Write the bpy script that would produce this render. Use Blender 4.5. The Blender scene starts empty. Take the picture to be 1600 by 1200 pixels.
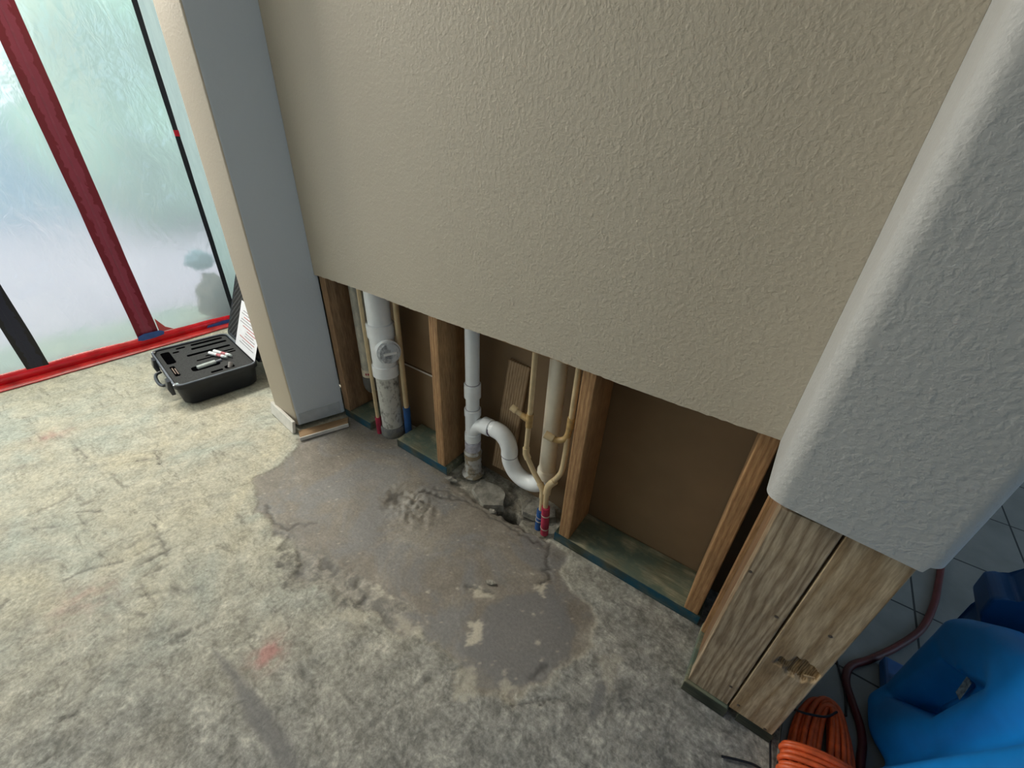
import bpy, bmesh, math, random
import numpy as np
from mathutils import Vector, Matrix, noise as mnoise
random.seed(7)
S = bpy.context.scene
COL = S.collection

# ------------------------------------------------------------ camera
RX = (0.80933104, 0.58579327, 0.04277276)
RY = (0.33411458, -0.39927146, -0.85378554)
RZ = (-0.48306388, 0.70528614, -0.51886486)
cam_d = bpy.data.cameras.new('camera'); cam = bpy.data.objects.new('camera', cam_d); COL.objects.link(cam)
cam.matrix_world = Matrix(((RX[0], -RY[0], -RZ[0], 0), (RX[1], -RY[1], -RZ[1], 0), (RX[2], -RY[2], -RZ[2], 1.15), (0, 0, 0, 1)))
cam_d.sensor_width = 36; cam_d.lens = 36 * 653.17 / 1600; cam_d.clip_start = .02; cam_d.clip_end = 200
S.camera = cam

# ------------------------------------------------------------ world, lamps, exposure
S.view_settings.view_transform = 'Standard'; S.view_settings.look = 'None'
S.view_settings.gamma = 1; S.view_settings.use_curve_mapping = False
S.view_settings.exposure = 0.0
W = bpy.data.worlds.new('world'); S.world = W; W.use_nodes = True
wn = W.node_tree.nodes; wl = W.node_tree.links
bg = wn['Background']
tc = wn.new('ShaderNodeTexCoord'); sp = wn.new('ShaderNodeSeparateXYZ'); cr = wn.new('ShaderNodeValToRGB')
wl.new(tc.outputs['Generated'], sp.inputs[0]); wl.new(sp.outputs[2], cr.inputs[0]); wl.new(cr.outputs[0], bg.inputs[0])
cr.color_ramp.elements[0].position = 0.0; cr.color_ramp.elements[0].color = (.86, .95, 1.0, 1)
cr.color_ramp.elements[1].position = 0.6; cr.color_ramp.elements[1].color = (.74, .94, .90, 1)
bg.inputs[1].default_value = 1.95

def area(name, loc, rot, size, power, color):
    d = bpy.data.lights.new(name, 'AREA'); d.shape = 'RECTANGLE'; d.size = size[0]; d.size_y = size[1]
    d.energy = power; d.color = color
    o = bpy.data.objects.new(name, d); COL.objects.link(o); o.location = loc; o.rotation_euler = rot
    return o
# daylight of the next room's window; the other lamps are unseen and added
area('added_left_lamp', (-2.86, -0.72, 0.85), (0, math.radians(-90), 0), (1.5, 1.15), 9, (1.0, .96, .90))  # added lamp inside the sheeting, strengthens the light from the left
area('added_high_left_lamp', (-2.87, 0.42, 2.02), (0, math.radians(-68), 0), (.55, 1.0), 70, (1.0, .93, .80))  # added lamp above the view, brightens the right pier's left bullnose
area('next_room_window_daylight', (2.9, 1.9, 1.5), (0, math.radians(90), 0), (1.4, 1.8), 16, (.45, .72, 1.0))
area('added_right_lamp', (3.1, -0.6, 1.2), (0, math.radians(90), 0), (1.6, 1.6), 11, (.60, .83, 1.0))  # added bluish lamp out of view, brightens the left pier's grey side

# ------------------------------------------------------------ materials
MATS = {}
def newmat(name):
    m = bpy.data.materials.new(name); m.use_nodes = True; MATS[name] = m
    nt = m.node_tree; b = nt.nodes['Principled BSDF']
    return m, nt, b
def N(nt, kind, **kw):
    n = nt.nodes.new('ShaderNode' + kind)
    for k, v in kw.items():
        if hasattr(n, k): setattr(n, k, v)
        else: n.inputs[k.replace('_', ' ')].default_value = v
    return n
def L(nt, a, b): nt.links.new(a, b)
def ramp(nt, fac, stops):
    r = nt.nodes.new('ShaderNodeValToRGB'); e = r.color_ramp.elements
    while len(e) < len(stops): e.new(.5)
    for i, (p, c) in enumerate(stops):
        e[i].position = p; e[i].color = (*c, 1) if len(c) == 3 else c
    L(nt, fac, r.inputs[0]); return r
def bump(nt, b, h, strength, dist):
    n = N(nt, 'Bump'); n.inputs['Strength'].default_value = strength; n.inputs['Distance'].default_value = dist
    L(nt, h, n.inputs['Height']); L(nt, n.outputs[0], b.inputs['Normal']); return n
def mapped(nt, scale=(1, 1, 1), rot=(0, 0, 0), loc=(0, 0, 0)):
    t = N(nt, 'TexCoord'); m = nt.nodes.new('ShaderNodeMapping')
    m.inputs['Scale'].default_value = scale; m.inputs['Rotation'].default_value = rot; m.inputs['Location'].default_value = loc
    L(nt, t.outputs['Object'], m.inputs[0]); return m.outputs[0]
def noise(nt, vec, scale, detail=4, rough=.55, dist=0.):
    n = N(nt, 'TexNoise'); n.inputs['Scale'].default_value = scale; n.inputs['Detail'].default_value = detail
    n.inputs['Roughness'].default_value = rough; n.inputs['Distortion'].default_value = dist
    if vec is not None: L(nt, vec, n.inputs['Vector'])
    return n.outputs['Fac']
def math_(nt, op, a, b=0.):
    n = nt.nodes.new('ShaderNodeMath'); n.operation = op
    for i, v in enumerate((a, b)):
        if hasattr(v, 'links'): L(nt, v, n.inputs[i])
        else: n.inputs[i].default_value = v
    return n.outputs[0]
def mix(nt, f, a, b, mode='MIX'):
    n = nt.nodes.new('ShaderNodeMix'); n.data_type = 'RGBA'; n.blend_type = mode
    for s, v in ((n.inputs[0], f), (n.inputs[6], a), (n.inputs[7], b)):
        if hasattr(v, 'links'): L(nt, v, s)
        elif isinstance(v, (int, float)): s.default_value = v
        else: s.default_value = (*v, 1)
    return n.outputs[2]
def simple(name, c, rough=.5, metal=0., spec=.5, var=.08, scale=30, bmp=0., coat=0.):
    m, nt, b = newmat(name)
    v = mapped(nt); f = noise(nt, v, scale, 3)
    lo = tuple(x * (1 - var * 2) for x in c); hi = tuple(min(1, x * (1 + var * 2)) for x in c)
    r = ramp(nt, f, [(.3, lo), (.7, hi)]); L(nt, r.outputs[0], b.inputs['Base Color'])
    b.inputs['Roughness'].default_value = rough; b.inputs['Metallic'].default_value = metal
    b.inputs['Specular IOR Level'].default_value = spec; b.inputs['Coat Weight'].default_value = coat
    if bmp: bump(nt, b, f, bmp, .002)
    return m

def wall_paint(name, c, strength=.6, scale=1.):
    m, nt, b = newmat(name)
    v = mapped(nt, (1, 1, 1))
    f1 = noise(nt, v, 115 * scale, 3, .5, .15); f2 = noise(nt, v, 38 * scale, 2, .5, .4); f3 = noise(nt, v, 420, 2)
    big = noise(nt, v, 1.3, 2)
    h = ramp(nt, f1, [(.38, (0, 0, 0)), (.70, (1, 1, 1))]).outputs[0]
    hh = math_(nt, 'ADD', math_(nt, 'MULTIPLY', h, math_(nt, 'ADD', f2, .15)), math_(nt, 'MULTIPLY', f3, .12))
    r = ramp(nt, big, [(.3, tuple(x * .96 for x in c)), (.7, c)])
    L(nt, r.outputs[0], b.inputs['Base Color'])
    b.inputs['Roughness'].default_value = .55; b.inputs['Specular IOR Level'].default_value = .35
    bump(nt, b, hh, strength, .0016)
    return m
M_BEIGE = wall_paint('beige wall paint', (.50, .445, .355), .6, 1.2)
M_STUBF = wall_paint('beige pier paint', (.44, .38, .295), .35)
M_STUBG = wall_paint('grey light tinted pier side', (.60, .65, .71), .15)  # bluish light from the right put into the side face's grey
M_WHITE = wall_paint('off white pier paint', (.45, .45, .44), .6, 1.1)
M_GYP = simple('gypsum core', (.62, .60, .55), .9, var=.05)
M_KRAFT = simple('brown drywall paper', (.20, .13, .07), .85, var=.03, scale=8)
M_CEIL = simple('ceiling paint', (.75, .74, .70), .9, var=.02)

def wood(name, c0, c1, grain=26., axis=2, ring=.6, knots=True, rough=.65, tint=None):
    """long grain along the local axis, with distorted growth bands and a few knots"""
    m, nt, b = newmat(name)
    sc = [1., 1., 1.]; sc[axis] = .09
    v = mapped(nt, tuple(sc))
    w = N(nt, 'TexWave', wave_type='BANDS', bands_direction='X'); w.inputs['Scale'].default_value = grain
    w.inputs['Distortion'].default_value = 9 * ring; w.inputs['Detail'].default_value = 3; w.inputs['Detail Scale'].default_value = .9
    w.inputs['Detail Roughness'].default_value = .55
    L(nt, v, w.inputs['Vector'])
    fine = noise(nt, v, 260, 4, .6)
    blot = noise(nt, mapped(nt), 7, 3, .6)
    c = ramp(nt, w.outputs['Fac'], [(.0, c0), (.75, c1), (1., tuple(x * 1.05 for x in c1))]).outputs[0]
    g = ramp(nt, fine, [(.35, (.66, .63, .6)), (.65, (1.06, 1.06, 1.06))]).outputs[0]
    c = mix(nt, 1., c, g, 'MULTIPLY')
    bl = ramp(nt, blot, [(.35, (.74, .74, .76)), (.65, (1.08, 1.06, 1.03))]).outputs[0]
    c = mix(nt, .8, c, bl, 'MULTIPLY')
    if knots:
        vo = N(nt, 'TexVoronoi'); vo.inputs['Scale'].default_value = 5.5; vo.inputs['Randomness'].default_value = 1
        L(nt, mapped(nt, (1, 1, .62) if axis == 2 else (.62, 1, 1)), vo.inputs['Vector'])
        k = ramp(nt, vo.outputs['Distance'], [(.05, (1, 1, 1)), (.10, (0, 0, 0))]).outputs[0]
        c = mix(nt, math_(nt, 'MULTIPLY', k, .75), c, (.09, .045, .025))
    if tint:
        tn = noise(nt, mapped(nt, loc=(3, 1, 2)), 9, 4, .6)
        tf = ramp(nt, tn, [(.40, (0, 0, 0)), (.60, (1, 1, 1))]).outputs[0]
        c = mix(nt, tf, c, tint)
    L(nt, c, b.inputs['Base Color']); b.inputs['Roughness'].default_value = rough
    b.inputs['Specular IOR Level'].default_value = .3
    bump(nt, b, fine, .25, .0008)
    return m
M_STUD = wood('fir stud', (.36, .20, .095), (.45, .27, .13), 26, ring=.6)
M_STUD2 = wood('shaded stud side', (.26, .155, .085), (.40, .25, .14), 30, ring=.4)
M_POST = wood('weathered post wood', (.29, .215, .14), (.47, .375, .26), 20, ring=2.2, rough=.7)
M_POST2 = wood('tan post wood', (.36, .25, .14), (.53, .41, .265), 9, ring=3.0, rough=.7)
M_EDGE = wood('pale sawn edge', (.46, .34, .20), (.62, .48, .31), 30, ring=.3, knots=False)
M_PLATE = wood('treated plate', (.20, .20, .13), (.36, .345, .24), 14, axis=0, ring=1.6, tint=(.10, .135, .105))
M_BLUESTAIN = wood('blue green preservative', (.05, .06, .042), (.12, .125, .085), 22, axis=0, ring=.8, knots=False, tint=(.006, .06, .10))
M_PLATED = wood('weathered dark plate edge', (.035, .045, .035), (.09, .10, .075), 22, axis=0, ring=.8, knots=False)
M_SCRAP = wood('brown fibreboard', (.30, .19, .10), (.42, .28, .16), 12, axis=0, ring=.5, knots=False)
M_TORN = wood('torn wood fibre', (.20, .12, .05), (.36, .24, .12), 90, ring=.6, knots=False)

M_PVC = simple('white pvc', (.84, .86, .87), .28, var=.02, spec=.5)
def dirty(name, base, dirt, scale, lo, hi, rough=.5):
    m, nt, b = newmat(name)
    f = noise(nt, mapped(nt, (1, 1, .55)), scale, 6, .7)
    L(nt, mix(nt, ramp(nt, f, [(lo, (0, 0, 0)), (hi, (1, 1, 1))]).outputs[0], base, dirt), b.inputs['Base Color'])
    b.inputs['Roughness'].default_value = rough
    return m
M_PVCD = dirty('speckled pvc', (.56, .55, .50), (.15, .14, .12), 60, .50, .66)
M_PVCY = simple('cream pvc', (.74, .67, .54), .4, var=.03)
M_CPVC = simple('tan cpvc', (.56, .43, .25), .4, var=.05)
M_CPVCD = simple('stained cpvc joint', (.40, .26, .10), .4, var=.12, scale=80)
M_PURPLE = simple('purple primer', (.10, .05, .14), .4, var=.2, scale=120)
M_RING = simple('glue joint grey', (.22, .20, .24), .5, var=.2)
M_TAPE = dirty('masking wrap', (.52, .50, .47), (.28, .22, .14), 40, .45, .6)
M_GREYP = dirty('grey pipe', (.36, .36, .33), (.56, .54, .46), 30, .4, .6, .3)
M_COUP = dirty('mortar coated coupling', (.13, .135, .14), (.22, .21, .19), 60, .4, .6, .8)
M_BLUES = simple('blue foam sleeve', (.015, .085, .28), .6, var=.15)
M_REDS = simple('red foam sleeve', (.36, .02, .055), .6, var=.15)
M_TWINE = simple('tape thread', (.5, .45, .36), .7)
M_PIPERED = simple('red lettering ink', (.35, .03, .05), .6)

def plain_black(name, c, rough): return simple(name, c, rough, var=.1)
M_CASE = plain_black('black case shell', (.006, .008, .013), .5)
M_FOAM = simple('black foam', (.036, .037, .038), .95, var=.25, scale=300, bmp=.3)
M_FOAMD = simple('foam pocket shade', (.0015, .0015, .002), 1., spec=0.)
M_RIM = simple('grey worn rim', (.17, .19, .23), .35, var=.15)
M_LATCH = simple('latch plastic', (.03, .034, .042), .3)
M_SILVER = simple('bright steel', (.75, .75, .75), .25, 1.)
M_PAPER = simple('white paper', (.80, .80, .84), .7, var=.02)
M_INKR = simple('red print', (.42, .12, .12), .7)
M_INKK = simple('grey print', (.30, .28, .30), .7)
M_WPLAST = simple('white plastic', (.78, .80, .82), .35, var=.02)
M_PINK = simple('pink red label', (.42, .13, .15), .5, var=.3, scale=120)
M_TUBE = simple('pale grey tube', (.46, .52, .52), .25)
M_BRASS = simple('copper prong', (.50, .33, .26), .35, .8)

M_BLUE = simple('blue moulded plastic', (.002, .20, .60), .5, var=.07, scale=9, bmp=.05)
M_BLUE2 = simple('dark shaded blue plastic', (.003, .07, .24), .5, var=.1, scale=9)  # darker copy of the blue, holds the rear housing's shade
M_ORANGE = simple('orange cord jacket', (.62, .10, .025), .42, var=.10, scale=60)
M_MAROON = simple('dark red hose rubber', (.085, .008, .010), .5, var=.15)
M_BLACKW = simple('black wire jacket', (.008, .008, .012), .5)
M_BASEB = simple('white baseboard paint', (.66, .64, .60), .45, var=.06)
M_TAPER = simple('red sheathing tape', (.62, .008, .018), .22, var=.12, scale=12)
M_TAPER2 = simple('red tape flat on floor', (.46, .03, .028), .3, var=.25, scale=10)
M_TAPEB = simple('blue painter tape', (.03, .11, .37), .6, var=.1)
M_BLACKT = simple('black edge seal', (.012, .014, .018), .5)
M_METAL = simple('nail steel', (.20, .17, .14), .4, .9)

# zip strips: woven tape, blotchy adhesive showing along both edges
def zipmat(name, mid, edge):
    m, nt, b = newmat(name)
    v = mapped(nt)
    n1 = noise(nt, mapped(nt, (1, 1, .6)), 42, 3, .6, .5)
    s = N(nt, 'SeparateXYZ'); L(nt, v, s.inputs[0])
    ax = math_(nt, 'ABSOLUTE', s.outputs[1])
    t = math_(nt, 'ADD', math_(nt, 'MULTIPLY', ax, 22), math_(nt, 'MULTIPLY', n1, .9))
    f = ramp(nt, t, [(.92, (0, 0, 0)), (1.0, (1, 1, 1))]).outputs[0]
    L(nt, mix(nt, f, mid, edge), b.inputs['Base Color']); b.inputs['Roughness'].default_value = .4
    return m
M_ZRED = zipmat('red zip tape', (.30, .035, .075), (.20, .004, .02))
M_ZBLK = zipmat('navy zip tape', (.012, .014, .04), (.004, .004, .008))

# clear poly sheeting: wavy, slightly milky, lets a soft picture through
def film():
    m, nt, b = newmat('milky poly film'); nt.nodes.remove(b)
    out = nt.nodes['Material Output']
    v = mapped(nt, (1, 1, .8)); h = noise(nt, v, 3.2, 4, .55, .5); h2 = noise(nt, mapped(nt, (1, 1.6, .8), loc=(2, 1, 4)), 11, 3, .6, 1.)
    bm = N(nt, 'Bump'); bm.inputs['Strength'].default_value = .55; bm.inputs['Distance'].default_value = .05
    L(nt, math_(nt, 'ADD', h, math_(nt, 'MULTIPLY', h2, .18)), bm.inputs['Height'])
    rf = N(nt, 'BsdfRefraction'); rf.inputs['IOR'].default_value = 1.25; rf.inputs['Roughness'].default_value = .42
    rf.inputs['Color'].default_value = (.93, .97, .98, 1)
    gl = N(nt, 'BsdfGlossy'); gl.inputs['Roughness'].default_value = .16
    tr = N(nt, 'BsdfTranslucent'); tr.inputs['Color'].default_value = (.86, .93, .96, 1)
    for n in (rf, gl): L(nt, bm.outputs[0], n.inputs['Normal'])
    m1 = N(nt, 'MixShader'); m1.inputs[0].default_value = .35; L(nt, rf.outputs[0], m1.inputs[1]); L(nt, tr.outputs[0], m1.inputs[2])
    m2 = N(nt, 'MixShader'); m2.inputs[0].default_value = .12; L(nt, m1.outputs[0], m2.inputs[1]); L(nt, gl.outputs[0], m2.inputs[2])
    L(nt, m2.outputs[0], out.inputs[0]); return m
M_FILM = film()
m, nt, b = newmat('white lapped film')
M_LAP = m
L(nt, ramp(nt, noise(nt, mapped(nt, (1, 1, .15)), 60, 4, .6, 1.), [(.3, (.50, .56, .56)), (.7, (.80, .87, .85))]).outputs[0], b.inputs['Base Color'])
b.inputs['Roughness'].default_value = .25
_t = N(nt, 'BsdfTranslucent'); _t.inputs['Color'].default_value = (.88, .95, .93, 1); _mx = N(nt, 'MixShader'); _mx.inputs[0].default_value = .7
L(nt, b.outputs[0], _mx.inputs[1]); L(nt, _t.outputs[0], _mx.inputs[2]); L(nt, _mx.outputs[0], nt.nodes['Material Output'].inputs[0])

# ------------------------------------------------------------ object helpers
def link(name, me, mat=None, parent=None):
    o = bpy.data.objects.new(name, me); COL.objects.link(o)
    if mat is not None and not me.materials: me.materials.append(mat)
    if parent is not None: o.parent = parent
    return o
def tag(o, label, cat, group=None):
    o['label'] = label; o['category'] = cat
    if group: o['group'] = group
    return o
def thing(name, label, cat, loc=(0, 0, 0), rz=0., group=None):
    o = bpy.data.objects.new(name, None); COL.objects.link(o); o.location = loc; o.rotation_euler = (0, 0, rz)
    o.empty_display_size = .05
    return tag(o, label, cat, group)
def struct(o): o['kind'] = 'structure'; return o
def finish(bm, name, mat, parent=None, smooth=False):
    bmesh.ops.recalc_face_normals(bm, faces=bm.faces)
    me = bpy.data.meshes.new(name); bm.to_mesh(me); bm.free()
    if smooth:
        for p in me.polygons: p.use_smooth = True
    if isinstance(mat, (list, tuple)):
        for x in mat: me.materials.append(x)
        return link(name, me, None, parent)
    return link(name, me, mat, parent)
def box_bm(bm, a, b, bev=0., seg=1, M=None):
    vs = [bm.verts.new((x, y, z)) for x in (a[0], b[0]) for y in (a[1], b[1]) for z in (a[2], b[2])]
    idx = [(0, 1, 3, 2), (4, 6, 7, 5), (0, 4, 5, 1), (2, 3, 7, 6), (0, 2, 6, 4), (1, 5, 7, 3)]
    fs = [bm.faces.new([vs[i] for i in f]) for f in idx]
    if bev:
        es = list({e for f in fs for e in f.edges})
        r = bmesh.ops.bevel(bm, geom=es, offset=bev, segments=seg, profile=.5, affect='EDGES', clamp_overlap=True)
        vs = list({v for f in r['faces'] for v in f.verts} | {v for v in vs if v.is_valid})
    if M is not None: bmesh.ops.transform(bm, matrix=M, verts=[v for v in vs if v.is_valid])
    return vs
def box(name, a, b, mat, parent=None, bev=0., seg=1, M=None, smooth=False):
    bm = bmesh.new(); box_bm(bm, a, b, bev, seg, M); return finish(bm, name, mat, parent, smooth)
def spline(pts, n=8):
    P = [Vector(p) for p in pts]; P = [2 * P[0] - P[1]] + P + [2 * P[-1] - P[-2]]; out = []
    for i in range(1, len(P) - 2):
        for k in range(n):
            t = k / n; a, b, c, d = P[i - 1:i + 3]
            out.append(.5 * ((2 * b) + (c - a) * t + (2 * a - 5 * b + 4 * c - d) * t * t + (3 * b - a - 3 * c + d) * t ** 3))
    out.append(P[-2]); return out
def tube_bm(bm, pts, r, seg=16, cap=True, closed=False):
    P = [Vector(p) for p in pts]; n = len(P)
    rr = r if isinstance(r, (list, tuple)) else [r] * n
    rings = []; u = None
    for i in range(n):
        if closed: t = (P[(i + 1) % n] - P[i - 1]).normalized()
        else: t = (P[min(i + 1, n - 1)] - P[max(i - 1, 0)]).normalized()
        if u is None:
            u = t.orthogonal().normalized()
        u = (u - t * u.dot(t)).normalized(); v = t.cross(u)
        rings.append([bm.verts.new(P[i] + (u * math.cos(2 * math.pi * k / seg) + v * math.sin(2 * math.pi * k / seg)) * rr[i]) for k in range(seg)])
    for i in range(n if closed else n - 1):
        A, B = rings[i], rings[(i + 1) % n]
        for k in range(seg):
            bm.faces.new((A[k], A[(k + 1) % seg], B[(k + 1) % seg], B[k]))
    if cap and not closed: bm.faces.new(rings[0][::-1]); bm.faces.new(rings[-1])
def tube(name, pts, r, mat, parent=None, seg=16, cap=True, closed=False):
    bm = bmesh.new(); tube_bm(bm, pts, r, seg, cap, closed)
    o = finish(bm, name, mat, parent, True)
    sharp_caps(o); return o
def sharp_caps(o, ang=40):
    me = o.data
    try: me.set_sharp_from_angle(angle=math.radians(ang))
    except Exception: pass
def lathe(name, prof, mat, parent=None, org=(0, 0, 0), axis=(0, 0, 1), seg=28):
    """prof: list of (radius, height) along the axis"""
    bm = bmesh.new(); ax = Vector(axis).normalized(); u = ax.orthogonal().normalized(); v = ax.cross(u); org = Vector(org)
    rings = []
    for r, h in prof:
        rings.append([bm.verts.new(org + ax * h + (u * math.cos(2 * math.pi * k / seg) + v * math.sin(2 * math.pi * k / seg)) * max(r, 1e-4)) for k in range(seg)])
    for A, B in zip(rings, rings[1:]):
        for k in range(seg): bm.faces.new((A[k], A[(k + 1) % seg], B[(k + 1) % seg], B[k]))
    bm.faces.new(rings[0][::-1]); bm.faces.new(rings[-1])
    o = finish(bm, name, mat, parent, True); sharp_caps(o); return o
def prism(name, poly, z0, z1, mat, parent=None, bev=0., M=None, seg=2):
    bm = bmesh.new(); a = [bm.verts.new((*p, z0)) for p in poly]; b = [bm.verts.new((*p, z1)) for p in poly]; n = len(poly)
    bm.faces.new(a[::-1]); bm.faces.new(b)
    for i in range(n): bm.faces.new((a[i], a[(i + 1) % n], b[(i + 1) % n], b[i]))
    if bev: bmesh.ops.bevel(bm, geom=list(bm.edges), offset=bev, segments=seg, profile=.5, affect='EDGES', clamp_overlap=True)
    if M is not None: bmesh.ops.transform(bm, matrix=M, verts=bm.verts)
    return finish(bm, name, mat, parent)
def fbm(x, y, z=0., o=4):
    return mnoise.fractal(Vector((x, y, z)), 1., 2., o)

# ------------------------------------------------------------ floor (concrete slab)
def pts_in(px, py, poly):
    inside = np.zeros(px.shape, bool); n = len(poly)
    for i in range(n):
        x0, y0 = poly[i]; x1, y1 = poly[(i + 1) % n]
        c = ((y0 > py) != (y1 > py)) & (px < (x1 - x0) * (py - y0) / ((y1 - y0) + 1e-12) + x0)
        inside ^= c
    return inside
def seg_dist(px, py, poly, closed=True):
    d = np.full(px.shape, 9.); n = len(poly)
    for i in range(n if closed else n - 1):
        x0, y0 = poly[i]; x1, y1 = poly[(i + 1) % n]
        vx, vy = x1 - x0, y1 - y0; t = np.clip(((px - x0) * vx + (py - y0) * vy) / (vx * vx + vy * vy + 1e-12), 0, 1)
        d = np.minimum(d, np.hypot(px - x0 - t * vx, py - y0 - t * vy))
    return d
rng = np.random.default_rng(3)
def vnoise(px, py, scale, octs=4, seed=0):
    out = np.zeros(px.shape); amp = 1.; tot = 0.
    r = np.random.default_rng(seed)
    for o in range(octs):
        g = r.random((256, 256)); X = px * scale + 37.7 + 50 * o; Y = py * scale + 91.3 + 31 * o
        xi = np.floor(X).astype(int); yi = np.floor(Y).astype(int); fx = X - xi; fy = Y - yi
        fx = fx * fx * (3 - 2 * fx); fy = fy * fy * (3 - 2 * fy)
        a = g[xi % 256, yi % 256]; b_ = g[(xi + 1) % 256, yi % 256]; c = g[xi % 256, (yi + 1) % 256]; d = g[(xi + 1) % 256, (yi + 1) % 256]
        out += amp * (a * (1 - fx) * (1 - fy) + b_ * fx * (1 - fy) + c * (1 - fx) * fy + d * fx * fy); tot += amp
        amp *= .5; scale *= 2.03
    return out / tot - .5
def soft(d, w): return 1 / (1 + np.exp(np.clip(-d / w, -40, 40)))

PATCH = [(-1.50, .62), (-1.40, .50), (-1.42, .40), (-1.25, .32), (-1.044, .316), (-.93, .275), (-.80, .30), (-.712, .331), (-.60, .33), (-.539, .364),
         (-.396, .383), (-.30, .37), (-.223, .392), (-.20, .46), (-.168, .537), (-.14, .62), (-.18, .72), (-.30, .76), (-.32, .84), (-1.50, .90)]
SMOOTH = [(-.41, .42), (-.27, .40), (-.20, .47), (-.165, .56), (-.20, .64), (-.30, .70), (-.36, .62), (-.42, .55)]
TROWEL = [(-.895, .034), (-.80, .050), (-.70, .050), (-.60, .046), (-.50, .035), (-.52, .012), (-.68, .012), (-.80, .026)]
STREAK = [(-.066, .478), (-.082, .551), (-.063, .580), (-.050, .503), (-.058, .470)]
RUBBLE = [(-1.04, .262), (-1.02, .345), (-.83, .38), (-.685, .385), (-.58, .415), (-.60, .335), (-.718, .30), (-.813, .275), (-.921, .24), (-.995, .24)]
HOLE = [(-.625, .852), (-.60, .838), (-.575, .834), (-.548, .838), (-.525, .846), (-.535, .872), (-.565, .884), (-.60, .876)]

def floor_mesh():
    def axis(lo, f0, f1, hi, step, coarse):
        return np.concatenate([np.arange(lo, f0, coarse), np.arange(f0, f1, step), np.arange(f1, hi + 1e-6, coarse)])
    xs = axis(-3.6, -2.1, .30, .30, .0055, .03); xs = xs[xs <= .3001]
    xs = np.concatenate([[-7, -5.5], xs]) if False else xs
    ys = axis(-4.0, -.40, .992, .992, .0055, .08); ys = ys[ys <= .9925]
    X, Y = np.meshgrid(xs, ys, indexing='ij')
    wob = vnoise(X, Y, 14, 4, 1) * .05 + vnoise(X, Y, 60, 3, 2) * .016
    ip = pts_in(X, Y, PATCH); dp = np.where(ip, 1, -1) * seg_dist(X, Y, PATCH) + wob * 1.3
    patch = soft(dp, .004)
    ism = pts_in(X, Y, SMOOTH); dsm = np.where(ism, 1, -1) * seg_dist(X, Y, SMOOTH) + wob
    smooth = soft(dsm, .003)
    it = pts_in(X, Y, TROWEL); dtr = np.where(it, 1, -1) * seg_dist(X, Y, TROWEL) + wob * .25
    trow = soft(dtr, .003)
    for pl_ in (STREAK,):
        trow = np.maximum(trow, soft(np.where(pts_in(X, Y, pl_), 1, -1) * seg_dist(X, Y, pl_) + wob * .2, .002))
    rub = soft(np.where(pts_in(X, Y, RUBBLE), 1, -1) * seg_dist(X, Y, RUBBLE) + wob * 1.5, .003); rubn = np.clip((vnoise(X, Y, 42, 4, 23) - .0) * 8, 0, 1) * rub
    # height
    Z = vnoise(X, Y, 5, 3, 5) * .004 + vnoise(X, Y, 40, 3, 6) * .0022 * (1 - .7 * patch)
    # hatch-like ridges of trowelled thinset, running across
    a = math.radians(58); U = X * math.cos(a) + Y * math.sin(a); Vv = -X * math.sin(a) + Y * math.cos(a)
    rid = vnoise(U * .32, Vv * 1.7, 22, 4, 8); Z += np.clip(rid - .05, 0, 1) * .0045 * (1 - patch)
    ridge = np.clip((rid - .10) * 6, 0, 1) * (1 - patch)
    Z += patch * -.0015 + smooth * .0008
    # rough mortar mound and its crater
    mx, my = -.86, .665; rr = np.hypot((X - mx) * 1.0, (Y - my) * 1.2) + wob * .9
    mound = np.exp(-(rr / .085) ** 2); Z += mound * .012 + mound * vnoise(X, Y, 70, 4, 11) * .034
    crater = np.exp(-(np.hypot(X + .93, (Y - .655) * .7) / .030) ** 2); Z -= crater * .016
    swell = np.exp(-(seg_dist(X, Y, [(-.84, .72), (-.66, .75), (-.50, .74), (-.38, .74)], False) / .06) ** 2); Z += swell * .007 * (Y < .80)
    STROKES = [[[-1.459,-0.02],[-1.476,0.058]],[[-1.41,-0.002],[-1.416,0.073]],[[-1.361,0.007],[-1.361,0.077]],[[-1.314,0.008],[-1.308,0.082]],[[-1.263,0.008],[-1.249,0.071]],[[-1.419,-0.125],[-1.413,-0.077],[-1.368,-0.015]],[[-1.452,0.094],[-1.283,0.073]],[[-1.807,-0.134],[-1.805,-0.08],[-1.811,-0.03]],[[-1.731,-0.14],[-1.672,-0.084]],[[-2.112,0.057],[-2.014,0.062]],[[-1.874,0.083],[-1.778,0.104]],[[-2.17,0.061],[-2.015,0.038]],[[-2.266,-0.042],[-2.249,0.039],[-2.23,0.055]],[[-1.847,0.173],[-1.828,0.197]],[[-1.771,0.21],[-1.765,0.229]],[[-0.993,-0.011],[-0.987,0.023],[-0.978,0.058]],[[-1.007,-0.041],[-0.974,0.004]],[[-1.217,-0.065],[-1.202,-0.019],[-1.141,0.051]],[[-1.176,-0.056],[-1.128,-0.035]],[[-1.448,-0.253],[-1.462,-0.241]],[[-1.324,-0.271],[-1.316,-0.256]],[[-1.0,-0.263],[-0.996,-0.239]],[[-0.933,-0.267],[-0.932,-0.252]],[[-1.0,-0.228],[-0.993,-0.208]],[[-0.871,-0.029],[-0.873,-0.021]],[[-0.909,0.114],[-0.9,0.117]],[[-0.674,0.137],[-0.652,0.136]],[[-0.454,0.147],[-0.441,0.197]],[[-1.737,-0.027],[-1.719,0.024]],[[-1.706,-0.037],[-1.648,0.014]],[[-1.65,-0.034],[-1.594,-0.043]],[[-1.635,0.054],[-1.585,0.057]],[[-0.624,0.046],[-0.591,0.042]],[[-0.503,0.553],[-0.43,0.583],[-0.417,0.581]],[[-0.444,0.218],[-0.428,0.262],[-0.412,0.313]],[[-0.217,0.464],[-0.2,0.512]]]
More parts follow.
